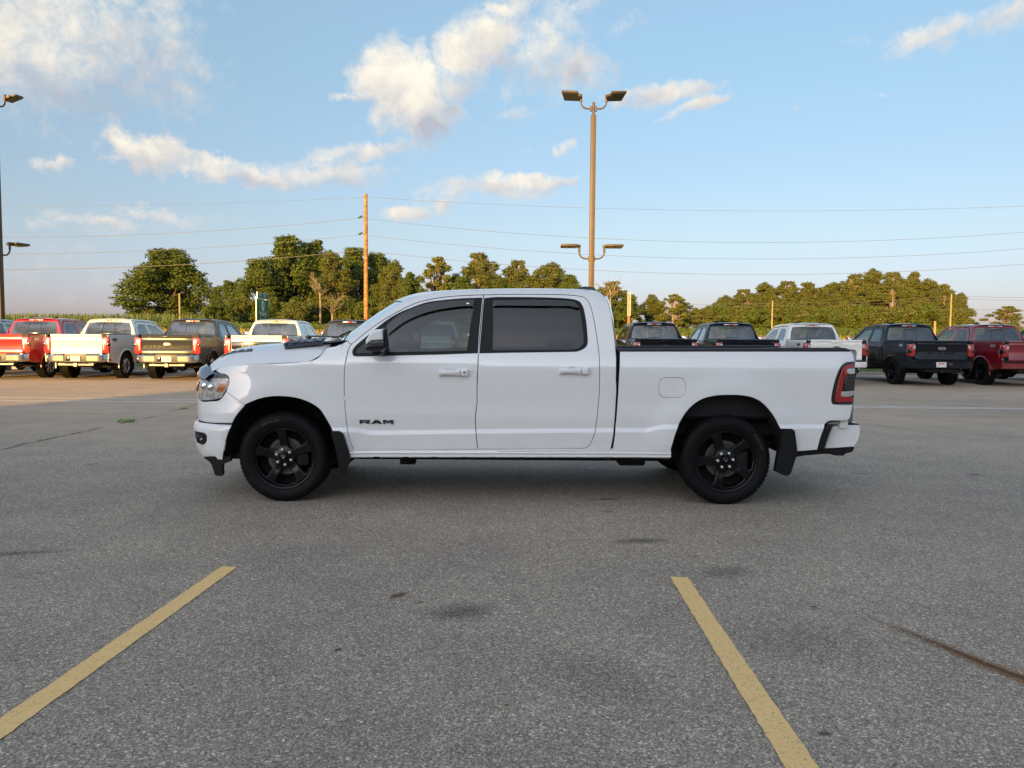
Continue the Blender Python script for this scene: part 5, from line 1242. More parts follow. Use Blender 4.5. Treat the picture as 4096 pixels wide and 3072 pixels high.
            q = MB(); q.box(min(sg * x0, sg * (x1 - .02)), max(sg * x0, sg * (x1 - .02)), -.014, .0, zl1 - .045, zl1 - .038); q.box(min(sg * x0, sg * (x1 - .02)), max(sg * x0, sg * (x1 - .02)), -.014, .0, zl0 + .05, zl0 + .057); q.build('lamp_rib', M_GLOSSBLK, lm)
    # back of the cab and its window
    yb_ = lambda z: np.interp(z, [.5, 1.38, 1.70, 1.90, 1.97, 2.02], [1.86, 1.86, 1.965, 2.04, 2.09, 2.2])
    fb = lambda a, b: np.stack([a, (yb_(b) + .05 * (np.abs(a) / .95) ** 8) * sy, b], 1)
    ol = [(-.965, .60), (.965, .60), (.965, 1.36), (.91, 1.50), (.83, 1.70), (.745, 1.90), (.70, 1.975), (.4, 2.0), (-.4, 2.0), (-.70, 1.975), (-.745, 1.90), (-.83, 1.70), (-.91, 1.50), (-.965, 1.36)]
    gl = [(-.80, 1.44), (.80, 1.44), (.76, 1.68), (.69, 1.875), (.4, 1.895), (-.4, 1.895), (-.69, 1.875), (-.76, 1.68)]
    sheet('cab_back', ol, fb, M_BG, root, [gl], .03, .14, .0, .006, (0, 1, 0), corner=30, ostep=.1)
    sheet('rear_window', [(x * 1.015, z - .004 if z < 1.5 else z + .008) for x, z in gl], lambda a, b: fb(a, b) + (0, .010, 0), G_REAR, root, (), .004, .2, 0, .002, (0, 1, 0), corner=30, ostep=.1)
    sf = MB(); c4 = [(-.20, 1.50), (.20, 1.50), (.20, 1.83), (-.20, 1.83)]
    sf.tube([(x, (float(yb_(z))) * sy + .004, z) for x, z in curve(c4 + c4[:1], .3, 180, closed=False)[:0]] or [(x, float(yb_(z)) * sy + .004, z) for x, z in [c4[0], c4[1], c4[2], c4[3], c4[0]]], .009, 5, caps=False)
    sf.build('slider_frame', M_GLOSSBLK, root)
    bl = MB(); yy = float(yb_(1.945)) * sy; bl.box(-.24, .24, yy - .03, yy + .03, 1.925, 1.968, ch=.012); b3 = bl.build('high_brake_light', M_CLEARL, root); bl = MB(); bl.box(-.085, .085, yy - .036, yy, 1.930, 1.963, ch=.006); bl.build('brake_lens', M_REDB, b3)
    # roof, windscreen, hood, front
    rw = []
    for y, z in [(2.09, 1.965), (2.16, 1.985), (2.3, 1.996), (2.6, 2.0), (3.0, 2.0), (3.35, 1.99), (3.68, 1.965)]:
        x0 = HW - float(i2(z - lift)); rw.append([(x0 * t, (y + .12 * (1 - t * t) * (1 if y > 3.3 else 0)) * sy, z - .002 + .04 * (1 - abs(t) ** 3)) for t in np.linspace(-1, 1, 11)])
    grid('roof', rw, M_BG, root, sharp=80)
    rb_ = MB(); 
    for sg in (1, -1):
        rb_.box(sg * .42 - .06, sg * .42 + .06, 2.35 * sy, 2.55 * sy, 2.03, 2.062, ch=.014)
    for _k, sg in enumerate((1, -1)):
        q = MB(); q.box(sg * .42 - .06, sg * .42 + .06, 2.35 * sy, 2.55 * sy, 2.03, 2.062, ch=.014); q.build('roof_pad', M_BLACKPL, root)
    ws = []
    for t in np.linspace(0, 1, 6):
        y = 4.52 + (3.68 - 4.52) * t; z = 1.36 + (1.965 - 1.36) * t; x0 = HW - float(i2(z - lift)) - .01
        ws.append([(x0 * u, (y + (.20 - .08 * t) * (1 - u * u)) * sy, z + .01) for u in np.linspace(-1, 1, 11)])
    grid('windshield', ws, glass('windshield_glass', (.75, .84, .84)), root, sharp=80)
    hd_ = []
    for y, z in [(4.50, 1.33), (4.9, 1.30), (5.3, 1.245), (5.6, 1.17), (5.76, 1.08), (5.80, .95)]:
        x0 = HW - .02 - .10 * max(0, (y - 5.2)); hd_.append([(x0 * u, (y + (.10 if y > 5.2 else .2) * (1 - u * u)) * sy, z + (.05 if hd else .04) * (1 - u ** 4)) for u in np.linspace(-1, 1, 13)])
    grid('hood', hd_, M_BG, root, sharp=70)
    fr = MB(); fr.box(-.85, .85, 5.55 * sy, 5.80 * sy, .70, 1.08, ch=.05); fr.build('grille', M_BLACKPL, root); fr = MB(); fr.box(-.98, .98, 5.6 * sy, 5.90 * sy, .48, .74, ch=.05); fr.build('front_bumper', M_CHROME if hd else M_BLACKPL, root)
    for sg in (1, -1):
        q = MB(); q.box(sg * .86 - .12, sg * .86 + .12, 5.5 * sy, 5.77 * sy, .85, 1.10, ch=.04); q.build('headlight', M_CLEARL, root)
        q = MB(); mx_, my, mz = sg * (HW + .15), 4.0 * sy, 1.42
        hh = .17 if hd else .12
        q.box(mx_ - .10, mx_ + .10, my - .04, my + .09, mz - hh + .04, mz + hh + .02, ch=.035); mo = q.build('mirror', M_CHROME if hd else M_BLACKPL, root)
        q = MB(); q.tube([(sg * (HW - .05), my + .05, mz - .06), (mx_, my + .04, mz - .04)], .028, 8); q.build('mirror_arm', M_BLACKPL, mo); q = MB(); q.box(mx_ - .085, mx_ + .085, my - .046, my - .038, mz - hh + .06, mz + hh, ch=.003); q.build('mirror_glass', mat('mirror_silver', (.8, .8, .82), .02, 1), mo)
        for dy in (2.10, 3.05):
            q = MB(); q.box(sg * (HW - .012) - .018, sg * (HW - .012) + .018, dy * sy, (dy + .22) * sy, 1.14, 1.18, ch=.01); q.build('door_handle', M_BG, root)
    # rear bumper
    b_ = MB()
    if hd:
        for a, c in ((-1.0, -.36), (.36, 1.0)):
            v = []; n_ = 9
            for i in range(n_):
                t = i / (n_ - 1); x = a + (c - a) * t; o_ = abs(x); s = .16 * max(0, (o_ - .70) / .30) ** 2
                for y, z in [(.02, .575), (-.06, .575), (-.105, .62), (-.112, .78), (-.09, .815), (.02, .82)]: v.append((x, y + s, z + .035 * max(0, (o_ - .8) / .2)))
            fcs = [(i * 6 + j, i * 6 + (j + 1) % 6, (i + 1) * 6 + (j + 1) % 6, (i + 1) * 6 + j) for i in range(n_ - 1) for j in range(6)] + [tuple(range(6)), tuple(range((n_ - 1) * 6, n_ * 6))]
            q = MB(); q.add(v, fcs); q.build('rear_bumper', M_CHROMEB, root, sharp=30)
        q = MB(); q.box(-.355, .355, -.09, .02, .575, .835, ch=.015); q.build('bumper_centre', mat('bumper_grey', (.10, .10, .10), .5), root)
        q = MB(); q.box(-.72, -.36, -.10, .0, .822, .845, ch=.008); q.build('step_pad', M_BLACKPL, root); q = MB(); q.box(.36, .72, -.10, .0, .822, .845, ch=.008); q.build('step_pad', M_BLACKPL, root)
    else:
        q = MB(); rounded_bar(q, -1.0, 1.0, -.10, .08, .57, .76, .12, ch=.03); q.build('rear_bumper', M_BG, root, sharp=40)
        q = MB(); rounded_bar(q, -.99, .99, -.09, .06, .765, .81, .12, ch=.01); q.build('step_pad', M_BLACKPL, root, sharp=40)
        q = MB(); q.box(-.30, .34, -.108, -.02, .60, .775, ch=.01); q.build('bumper_centre', M_BLACKPL, root)
    px_ = .02 if hd else -.06
    q = MB(); q.box(px_ - .155, px_ + .155, -.128, -.114, .615, .775, ch=.004); pl = q.build('dealer_plate', mat('plate_white', (.78, .78, .76), .4), root)
    q = MB(); q.box(-.28, -.14, -.118, -.10, .62, .76, ch=.004) if hd else q.box(.17, .30, -.118, -.10, .63, .745, ch=.004); q.build('socket_cover', M_GLOSSBLK, root)
    q = MB(); q.tube([(-.55, -.02, .50), (.55, -.02, .50)], .045, 10); q.box(-.06, .06, -.10, .10, .43, .55, ch=.01); q.box(-.04, .04, -.104, -.09, .455, .535); q.build('tow_hitch', M_HITCH if hd else M_BLACKPL, root)
    q = MB(); ex = .72 if hd else .62
    q.tube([(ex, 1.0, .44), (ex, .25, .45), (ex + .06, -.02, .45)], .042, 10, caps=False); q.tube([(ex + .0, .12, .45), (ex + .07, -.06, .45)], .052, 12, caps=False); q.build('exhaust_pipe', M_STEEL, root)
    q = MB(); q.box(-.55, -.42, .1, 5.5 * sy, .48, .62); q.box(.42, .55, .1, 5.5 * sy, .48, .62); q.box(-.85, .85, 1.9 * sy, 4.1 * sy, .50, .60); q.build('frame_rail', M_DARK, root, smooth=False)
    q = MB(); q.lathe([(0, -.11), (.30, -.11), (.34, -.06), (.34, .06), (.30, .11), (0, .11)], 24, 'Z', (0, 1.95 * sy - .9, .56)); q.build('spare_tyre', M_RUBBER, root)
    q = MB(); q.tube([(-.8, ay * sy, .42), (.8, ay * sy, .42)], .05, 10); q.lathe([(0, -.15), (.12, -.11), (.17, 0), (.12, .11), (0, .15)], 16, 'Y', (.0, ay * sy, .42)); q.build('rear_axle', M_DARK, root)
    q = MB(); q.tube([(-.8, fy * sy, .42), (.8, fy * sy, .42)], .05, 10); q.box(-.5, .5, 4.4 * sy, 5.4 * sy, .45, 1.0); q.build('engine_block', M_DARK, root)
    wl_ = MB()
    for cy in (ay, fy):
        for sg in (1, -1):
            p = arc(cy, 180, 0, AR + .01); v = [(sg * (HW - .03), a * sy, b) for a, b in p] + [(sg * (HW - .36), a * sy, b) for a, b in p]; n_ = len(p)
            q = MB(); q.add(v, [(i, i + 1, n_ + i + 1, n_ + i) for i in range(n_ - 1)] + [tuple(range(n_, 2 * n_))]); q.build('wheel_liner', M_DARK, root, smooth=False)
    rm = M_RIMS if hd else M_RIMBLK; Rt = .42 if hd else .405
    for cy in (ay, fy):
        tube_wheel(Rt, root, (HW - .155, cy * sy, Rt + .01), False, rm); tube_wheel(Rt, root, (-HW + .155, cy * sy, Rt + .01), True, rm)
    q = MB(); q.box(-.9, .9, 3.75 * sy, 4.1 * sy, .9, 1.32, ch=.05); q.box(-.93, .93, 1.95 * sy, 4.1 * sy, .56, .62); q.box(-.945, -.925, 1.95 * sy, 4.1 * sy, .6, 1.34); q.box(.925, .945, 1.95 * sy, 4.1 * sy, .6, 1.34); q.build('cabin_trim', M_SEAT, root)
    for sx_ in (-.40, .40):
        s = MB(); s.box(sx_ - .25, sx_ + .25, 3.0 * sy, 3.12 * sy, .8, 1.58, ch=.05); s.box(sx_ - .13, sx_ + .13, 3.0 * sy, 3.10 * sy, 1.60, 1.80, ch=.045); s.build('front_seat', M_SEATL, root)
    s = MB(); s.box(-.75, .75, 2.10 * sy, 2.25 * sy, .8, 1.52, ch=.05)
    for sx_ in (-.5, 0, .5): s.box(sx_ - .12, sx_ + .12, 2.10 * sy, 2.20 * sy, 1.53, 1.66, ch=.04)
    s.build('rear_seat', M_SEATL, root)
    q = MB(); q.tube([(-.40 + .18 * math.cos(t), 3.62 * sy + .06 * math.sin(t), 1.32 + .17 * math.sin(t)) for t in np.linspace(0, 6.283, 19)], .016, 6, caps=False); q.build('steering_wheel', M_SEAT, root)
    return root
G_REAR = glass('bg_rear_glass', (.32, .33, .31), 1.0, k0=3.2)
M_CHROMEB = mat('bumper_chrome', (.55, .55, .56), .16, 1); M_HITCH = mat('hitch_metal', (.30, .29, .27), .4, .8); M_RIMS = mat('alloy_rim', (.40, .40, .41), .3, .9)
KIDS = None
def kids_map():
    m = {}
    for o in bpy.data.objects:
        if o.parent: m.setdefault(o.parent.name, []).append(o)
    return m
def copy_tree(o, km, parent=None):
    c = o.copy(); C.objects.link(c); c.parent = parent
    for ch in km.get(o.name, []): copy_tree(ch, km, c)
    return c
PROTO = {True: make_pickup(True), False: make_pickup(False)}
km = kids_map()
def desc(o, km):
    for ch in km.get(o.name, []):
        yield ch; yield from desc(ch, km)
used_proto = set()
ROOTS = []
def place(hd, x, y, rz, mt, label, z=0):
    if hd in used_proto: root = copy_tree(PROTO[hd], km)
    else: root = PROTO[hd]; used_proto.add(hd)
    ROOTS.append((root, hd, x, y, rz, mt, label, z)); return root
BGP = {}
def bgpaint(nm, c, metal=0): return paint(nm, c, metal, dirt=.08 if max(c) > .2 else .012)
P_RED = bgpaint('bright_red_paint', (.36, .010, .012)); P_GREY = bgpaint('dark_grey_paint', (.045, .047, .053), .3); P_NAVY = bgpaint('navy_black_paint', (.006, .008, .014)); P_BLK = bgpaint('black_paint', (.006, .006, .008)); P_MAR = bgpaint('ruby_paint', (.22, .008, .018), .2); P_SIL = bgpaint('silver_paint', (.42, .44, .47), .5); P_BLUE = bgpaint('deep_blue_paint', (.008, .018, .045)); P_WHT = bgpaint('bg_white_paint', (.80, .80, .78)); P_CHAR = bgpaint('charcoal_paint', (.05, .05, .055), .3)
YS = 24.55
T1 = place(True, -19.3, 25.0, R(2.0), P_SIL, 'silver pickup at the far left end of the row, half cut by the frame edge')
T2 = place(True, -16.46, YS, R(1.5), P_RED, 'bright red heavy duty pickup with chrome bumper near the left edge')
T3 = place(True, -13.91, YS, R(1.5), P_WHT, 'white heavy duty pickup with chrome bumper, between the red and the grey pickups')
T4 = place(True, -11.01, YS, R(2.0), P_GREY, 'dark grey heavy duty pickup with SUPER DUTY stamped on its golden-lit tailgate')
T5 = place(True, -8.16, YS, R(1.5), P_WHT, 'white heavy duty pickup with a black panel across its tailgate, beyond the hood')
T6 = place(True, -5.61, YS, R(1.0), P_CHAR, 'charcoal heavy duty pickup whose roof shows just above the windshield base')
T7 = place(True, -2.76, YS, R(.5), P_WHT, 'white heavy duty pickup glimpsed only through the front door window')
F0 = place(False, 2.36, 24.9, 0, P_SIL, 'silver half-ton pickup almost hidden behind the back of the white cab')
F1 = place(False, 4.91, YS, R(.5), P_BLK, 'black half-ton pickup just right of the white cab, plain rear window')
F2 = place(False, 7.54, YS, 0, P_NAVY, 'black half-ton pickup with sliding rear window, second to the right of the cab')
F3 = place(False, 10.34, YS, 0, P_WHT, 'white half-ton pickup in the row behind the tailgate of the foreground pickup')
F4 = place(False, 13.56, 24.3, 0, P_NAVY, 'black half-ton pickup with F-150 tailgate stamp and dealer plate at the right')
F5 = place(False, 16.51, 24.3, 0, P_MAR, 'ruby red half-ton pickup near the right edge of the photo')
F6 = place(False, 19.6, 24.6, 0, P_BLUE, 'dark blue half-ton pickup cut off by the right edge of the photo')
km = kids_map()
for root, hd, x, y, rz, mt, label, z in ROOTS:
    root.location = (x, y, z); root.rotation_euler = (0, 0, rz); tag(root, label=label, category='pickup truck', group='parked heavy duty pickups on the left' if hd else 'parked half-ton pickups on the right')
    for o in desc(root, km):
        for s_ in getattr(o, 'material_slots', []):
            if s_.material == M_BG: s_.link = 'OBJECT'; s_.material = mt
# writing and badges on the parked pickups
M_BADGE = mat('badge_dark', (.03, .03, .035), .3, .5); M_PRINT = mat('print_red', (.45, .03, .03), .5); M_PRB = mat('print_blue', (.03, .06, .25), .5)
def ell(root, x, z, y, a=.115, b=.046, dark=True):
    q = MB()
    for r_, d_ in ((1.0, 0), (.86, -.006)):
        pts = [(x + a * r_ * math.cos(t), z + b * r_ * math.sin(t)) for t in np.linspace(0, 2 * math.pi, 24, endpoint=False)]
        q.prism(pts, lambda u, w_, s: (u, y + d_ - (.0 if s else .008), w_), 0 if r_ == 1 else 1)
    o = q.build('tailgate_badge', [M_CHROME, mat('oval_blue', (.01, .02, .07), .3) if dark else M_GLOSSBLK], root, sharp=30)
    text_obj('badge_lettering', 'Ford', .07, lambda u, w_, c: (x + u, y - .018 - c, z + w_), mat('badge_white', (.8, .8, .8), .3, .6), o, ext=.001, sx=1.25)
for rt in (T2, T3, T4, T6): ell(rt, 0, 1.17, -.002)
for rt in (F1, F2, F3, F4, F5): ell(rt, 0, 1.205, -.008, .125, .05)
text_obj('tailgate_lettering', 'SUPER DUTY', .115, lambda u, w_, c: (u, .008 - c, 1.065 + w_), P_GREY, T4, ext=.010, bold=.004, sx=1.9, space=1.25)
text_obj('tailgate_lettering', 'F-150', .14, lambda u, w_, c: (u, .000 - c, 1.06 + w_), P_NAVY, F4, ext=.008, bold=.004, sx=2.2, space=1.2)
q = MB(); q.box(-.78, .78, -.020, -.002, 1.02, 1.27, ch=.01); pp = q.build('tailgate_panel', M_GLOSSBLK, T5); text_obj('panel_lettering', 'PLATINUM', .09, lambda u, w_, c: (u, -.021 - c, 1.12 + w_), M_CHROMEB, pp, ext=.004, sx=1.9, space=1.2)
q = MB(); q.box(-.78, .78, -.024, -.004, 1.34, 1.42, ch=.01); q.build('tailgate_panel', P_WHT, T6)
for rt, mt in ((T2, M_SILVER), (T3, M_BADGE), (T5, M_BADGE), (F1, M_SILVER), (F2, M_BADGE), (F3, M_BADGE), (F4, M_SILVER), (F5, M_SILVER)):
    sg = 1 if rt in (T2, T3, T5) else -1; y0 = .42 if sg > 0 else .55
    text_obj('side_badge', '4x4', .125, lambda u, w_, c: (sg * (1.018 + c), y0 + sg * u, 1.30 + w_), mt, rt, ext=.004, bold=.004, sx=1.35)
for rt, x in ((F4, -.06),):
    for s, z, h in (("GRANGER'S", .742, .048), ('MOTORS', .705, .048)):
        text_obj('plate_lettering', s, h, lambda u, w_, c: (x + u, -.129 - c, z + w_), M_PRINT, rt, ext=.0005, bold=.0012, sx=.95)
    q = MB(); q.box(x - .13, x - .08, -.1295, -.1285, .640, .665); q.build('plate_print', M_PRB, rt, smooth=False)
for rt, x in ((T3, .02), (T4, .02)):
    text_obj('plate_lettering', "GRANGER'S", .042, lambda u, w_, c: (x + u, -.129 - c, .735 + w_), mat('print_olive', (.25, .22, .05), .5), rt, ext=.0005, bold=.001)
    text_obj('plate_lettering', 'MOTORS', .042, lambda u, w_, c: (x + u, -.129 - c, .695 + w_), mat('print_olive', (.25, .22, .05), .5), rt, ext=.0005, bold=.001)
# ------------------------------------------------------------------ trees, crops, poles, wires, signs
def leaf_fn(c1, c2):
    def f(t, b):
        o = objco(t); g = t.node('ShaderNodeNewGeometry'); oi = t.node('ShaderNodeObjectInfo')
        n = t.noise(o, .9, 4, .6)
        k = t.m('ADD', t.m('MULTIPLY', g.outputs['Random Per Island'], .6), t.m('MULTIPLY', n, .5), clamp=True)
        t.l.new(t.mix(k, c1, c2), b.inputs['Base Color'])
        out = [x for x in t.n if x.type == 'OUTPUT_MATERIAL'][0]
        tr = t.node('ShaderNodeBsdfTranslucent'); t.l.new(t.mix(k, tuple(x * .9 for x in c1), tuple(x * 1.0 for x in c2)), tr.inputs[0])
        mx_ = t.node('ShaderNodeMixShader'); mx_.inputs[0].default_value = .28; t.l.new(b.outputs[0], mx_.inputs[1]); t.l.new(tr.outputs[0], mx_.inputs[2]); t.l.new(mx_.outputs[0], out.inputs[0])
    return f
M_LEAF = mat('leaf_green', (.06, .09, .02), .6, spec=.25, fn=leaf_fn((.045, .080, .014), (.150, .190, .040)))
M_LEAF2 = mat('leaf_olive', (.09, .10, .03), .6, spec=.25, fn=leaf_fn((.064, .086, .018), (.180, .195, .048)))
M_LEAF3 = mat('leaf_light', (.12, .14, .03), .6, spec=.25, fn=leaf_fn((.10, .13, .024), (.24, .25, .06)))
M_BARK = mat('bark', (.12, .09, .065), .9, fn=speck((.12, .09, .065), .35, 4)); M_BARKL = mat('pale_bark', (.26, .20, .15), .9, fn=speck((.26, .20, .15), .3, 4))
def leaves(cl, n, size, seed):
    """cl: list of clump (centre, radii). Small bent leaf sprays through each clump's volume, thicker at its surface."""
    r = np.random.default_rng(seed); V = []; w = np.array([a[1] * a[2] * a[3] for a in [(0, *q[1]) for q in cl]]) ** (2 / 3); w /= w.sum(); cnt = r.multinomial(n, w)
    for (c, rad), k in zip(cl, cnt):
        d = r.normal(size=(k, 3)); d /= np.linalg.norm(d, axis=1)[:, None]; rr = r.uniform(0.25, 1, k) ** .45
        wob = 1 + .22 * np.sin(d[:, 0] * 7 + c[0]) * np.cos(d[:, 1] * 6 + c[1]) + .18 * np.sin(d[:, 2] * 9 + c[2] * 3)
        p = np.array(c) + d * np.array(rad) * (rr * wob)[:, None]
        nrm = d * .7 + r.normal(size=(k, 3)) * .6 + np.array((0, 0, .35)); nrm /= np.linalg.norm(nrm, axis=1)[:, None]
        a = np.cross(nrm, r.normal(size=(k, 3))); a /= np.linalg.norm(a, axis=1)[:, None]; b = np.cross(nrm, a); s = size * r.uniform(.5, 1.25, k)[:, None]
        q0 = p - a * s * .5; q1 = p + b * s * .36; q2 = p + a * s * .55 - nrm * s * .2; q3 = p - b * s * .36
        V.append(np.stack([q0, q1, q2, q3], 1).reshape(-1, 3))
    V = np.concatenate(V); F = np.arange(len(V)).reshape(-1, 4); return V, F
def quads(name, V, F, mt, parent=None):
    me = bpy.data.meshes.new(name); me.vertices.add(len(V)); me.vertices.foreach_set('co', V.astype(np.float32).ravel())
    me.loops.add(len(F) * 4); me.loops.foreach_set('vertex_index', F.astype(np.int32).ravel()); me.polygons.add(len(F)); me.polygons.foreach_set('loop_start', np.arange(0, len(F) * 4, 4, dtype=np.int32)); me.polygons.foreach_set('loop_total', np.full(len(F), 4, dtype=np.int32))
    me.update(calc_edges=True); me.materials.append(mt); o = bpy.data.objects.new(name, me); C.objects.link(o)
    if parent: o.parent = parent
    return o
def make_tree(seed, H, Wd, nclump, nleaf, mt, base=.12, bark=M_BARK, leaf=.5, open_=.0, lean=0):
    """height H, half width Wd"""
    r = random.Random(seed); root = empty('tree', (0, 0, 0)); m_ = MB(); cl = []
    top = Vector((lean, 0, H * .80)); tr0 = [Vector((0, 0, -.5)), Vector((r.uniform(-.1, .1), 0, H * .18)), Vector((lean * .5 + r.uniform(-.3, .3), r.uniform(-.3, .3), H * .45)), top]
    m_.tube(tr0, [H * .028, H * .022, H * .015, H * .004], 7)
    nclump = int(nclump * 1.9)
    for k in range(nclump):
        t = base + (1 - base) * ((k + r.random()) / nclump) ** .85; z = H * t
        env = math.sin(math.pi * min(1, max(.08, (t - base * .6) / (1 - base * .6))) ** .75) ** .7 if t < .97 else .25
        an = k * 2.399 + r.uniform(-.5, .5); rad = Wd * env * r.uniform(.35, .98)
        c = Vector((math.cos(an) * rad + lean * t, math.sin(an) * rad * .9, z * r.uniform(.93, 1.0))); s = Wd * r.uniform(.13, .34) * (1 - open_ * .35) * (.75 if t > .8 else 1)
        cl.append(((c.x, c.y, c.z), (s * r.uniform(.9, 1.3), s * r.uniform(.9, 1.3), s * r.uniform(.6, .95))))
        f0 = min(.74, max(.12, t - r.uniform(.18, .32))); i_ = f0 * H; j = 0
        base_p = Vector((lean * f0 * .8, 0, i_)); mid = base_p.lerp(c, .5) + Vector((0, 0, -H * .02)); m_.tube([base_p, mid, c, c + (c - mid) * .35], [H * .010, H * .007, H * .003, H * .0012], 5)
        if open_ > .3:
            for q in range(3):
                e = c + Vector((r.uniform(-1, 1), r.uniform(-1, 1), r.uniform(-.2, 1))) * s; m_.tube([mid, (mid + e) / 2 + Vector((0, 0, .2)), e], [H * .004, H * .003, H * .001], 4)
    m_.build('trunk', bark, root)
    V, F = leaves(cl, int(nleaf * 1.7), leaf * .76, seed); quads('crown', V, F, mt, root); return root
TP = [make_tree(11, 12, 5.2, 30, 24000, M_LEAF, .14, leaf=.37), make_tree(23, 12, 4.6, 26, 22000, M_LEAF, .06, leaf=.35), make_tree(37, 12, 5.4, 30, 22000, M_LEAF2, .10, leaf=.35, open_=.3),
      make_tree(41, 12, 4.2, 20, 10500, M_LEAF3, .22, bark=M_BARKL, leaf=.34, open_=.8), make_tree(59, 12, 5.0, 26, 17500, M_LEAF2, .16, bark=M_BARKL, leaf=.34, open_=.5), make_tree(67, 12, 4.4, 24, 18000, M_LEAF, .04, leaf=.35, open_=.2)]
BUSH = make_tree(83, 4.0, 3.4, 16, 9000, M_LEAF, .0, leaf=.30); BUSH2 = make_tree(89, 4.0, 3.2, 16, 8500, M_LEAF2, .0, leaf=.28)
BUSH.name = 'shrub'; BUSH2.name = 'shrub.001'
km = kids_map(); used_t = set()
def pxX(xd, Y): return (xd - 1106) / 1661 * Y
def lh(xd): return 728 + (xd - 1106) * .00698
def tree_at(p, xd, ytop, halfw, Y, rz, label, group, cat='tree', W0_=None, H0=12.0):
    halfw *= 1.3 if group == G3 and p < 6 and xd < 2100 else (1.5 if group == G2 else 1.18)
    proto = (TP + [BUSH, BUSH2])[p]; H0 = 12.0 if p < 6 else 4.0; W0_ = [5.2, 4.6, 5.4, 4.2, 5.0, 4.4, 3.4, 3.2][p]
    if p in used_t: o = copy_tree(proto, km)
    else: o = proto; used_t.add(p)
    X = pxX(xd, Y); zb = float(ground_z(X, Y)) - .1; zt = CAM_H + (lh(xd) - ytop) * Y / 1661; sz = (zt - zb) / (H0 * 1.01); sxy = halfw / 1661 * Y / (W0_ * 1.08)
    o.location = (X, Y, zb); o.scale = (sxy, sxy, sz); o.rotation_euler = (0, 0, rz); tag(o, label=label, category=cat, group=group)
    return o
G1, G2, G3 = 'trees beyond the field on the left', 'trees beyond the field in the middle', 'olive trees along the right horizon'
TL = [
 (0, 369, 543, 90, 100, 0.3, 'big round-crowned tree standing alone at the left', G1),
 (5, 497, 606, 42, 96, 1.0, 'small bushy tree just right of the lone round tree', G1),
 (1, 560, 562, 52, 92, 2.0, 'leafy tree right behind the green exit sign', G1),
 (0, 622, 517, 72, 96, 2.6, 'tallest dark tree of the left wood, right of the exit sign', G1),
 (5, 682, 519, 60, 99, 4.0, 'tall tree at the crest of the left wood, left of the wooden pole', G1),
 (2, 722, 548, 55, 88, 1.4, 'brownish tree with bare twigs in front of the left wood', G1),
 (1, 765, 538, 52, 94, 5.0, 'tree directly behind the bright wooden utility pole', G1),
 (0, 815, 552, 52, 98, 0.9, 'rounded dark tree just right of the wooden utility pole', G1),
 (2, 850, 565, 42, 90, 3.3, 'mid-sized tree on the slope of the wood above the hood', G1),
 (5, 885, 588, 40, 88, 2.2, 'low tree at the right end of the left wood', G1),
 (3, 944, 552, 40, 94, 1.1, 'airy light green tree above the front door of the white pickup', G2),
 (4, 1036, 547, 50, 97, 2.9, 'spreading tree with gaps above the middle of the cab roof', G2),
 (5, 1080, 600, 34, 92, 4.2, 'low dark tree filling the gap between two taller ones above the roof', G2),
 (1, 1000, 600, 34, 92, 5.2, 'low leafy tree between the airy and the spreading tree', G2),
 (4, 1114, 562, 40, 99, 0.4, 'narrow-topped tree above the rear door of the white pickup', G2),
 (2, 1183, 570, 52, 93, 3.7, 'broad yellowish tree left of the central lamp post', G2),
 (1, 1228, 595, 32, 90, 1.9, 'small tree close to the left of the central lamp post', G2),
 (4, 1318, 608, 44, 90, 5.6, 'twiggy tree just right of the cab, bare branches on top', G2),
 (5, 1352, 640, 30, 86, 2.4, 'low dark bushy tree behind the black pickup roof', G2),
 (4, 1406, 636, 27, 92, 1.2, 'thin see-through tree above the first black pickup', G2),
 (3, 1452, 634, 34, 90, 0.1, 'pale twiggy tree above the gap between the two black pickups', G2),
 (3, 1480, 652, 26, 94, 2.8, 'small sparse tree at the right end of the twiggy pair', G2)]
for k, (xd, yt, hw) in enumerate([(1530, 660, 34), (1565, 640, 40), (1605, 625, 42), (1648, 612, 44), (1695, 607, 46), (1742, 610, 46), (1790, 612, 44), (1838, 592, 46), (1882, 584, 46), (1925, 588, 44), (1966, 588, 42), (2002, 604, 38), (2036, 614, 36), (2066, 634, 28)]):
    names = ['leftmost low tree of the long right-hand row', 'second tree of the right-hand row, still low', 'third tree of the right-hand row, rising', 'tree just left of the thin yellow pole at the right', 'tree just right of the thin yellow pole', 'rounded tree above the white half-ton roof', 'tree above the gap right of the white half-ton', 'tall feathery tree where the right row steps up',
             'tallest tree of the right-hand row', 'second tallest tree of the right row, flat top', 'tall tree at the right of the row crest', 'tree falling away right of the crest', 'tree behind the second thin pole at the right', 'last drooping tree at the right end of the row']
    TL.append(([4, 2, 4, 2, 4][k % 5], xd, yt, hw, 130 + (k * 7) % 12, k * 1.7, names[k], G3))
TL.append((3, 2170, 660, 46, 150, .6, 'lone light green tree at the far right beyond the red pickup', G3))
for a in TL: tree_at(*a)
LM = ['leftmost shrub of the left wood, under the small bushy tree', 'shrub just left of the green exit sign', 'shrub just right of the green exit sign', 'shrub under the tallest tree of the left wood', 'shrub left of the pale dead tree', 'shrub right of the pale dead tree', 'shrub at the foot of the wooden utility pole', 'shrub under the rounded tree right of the wooden pole', 'last shrub of the left wood, at its low right end',
      'shrub under the airy light green tree', 'shrub between the airy tree and the spreading tree', 'shrub under the spreading tree above the roof', 'shrub under the narrow-topped tree', 'shrub under the broad yellowish tree', 'shrub left of the central lamp post', 'shrub just right of the central lamp post', 'shrub under the twiggy tree beside the cab']
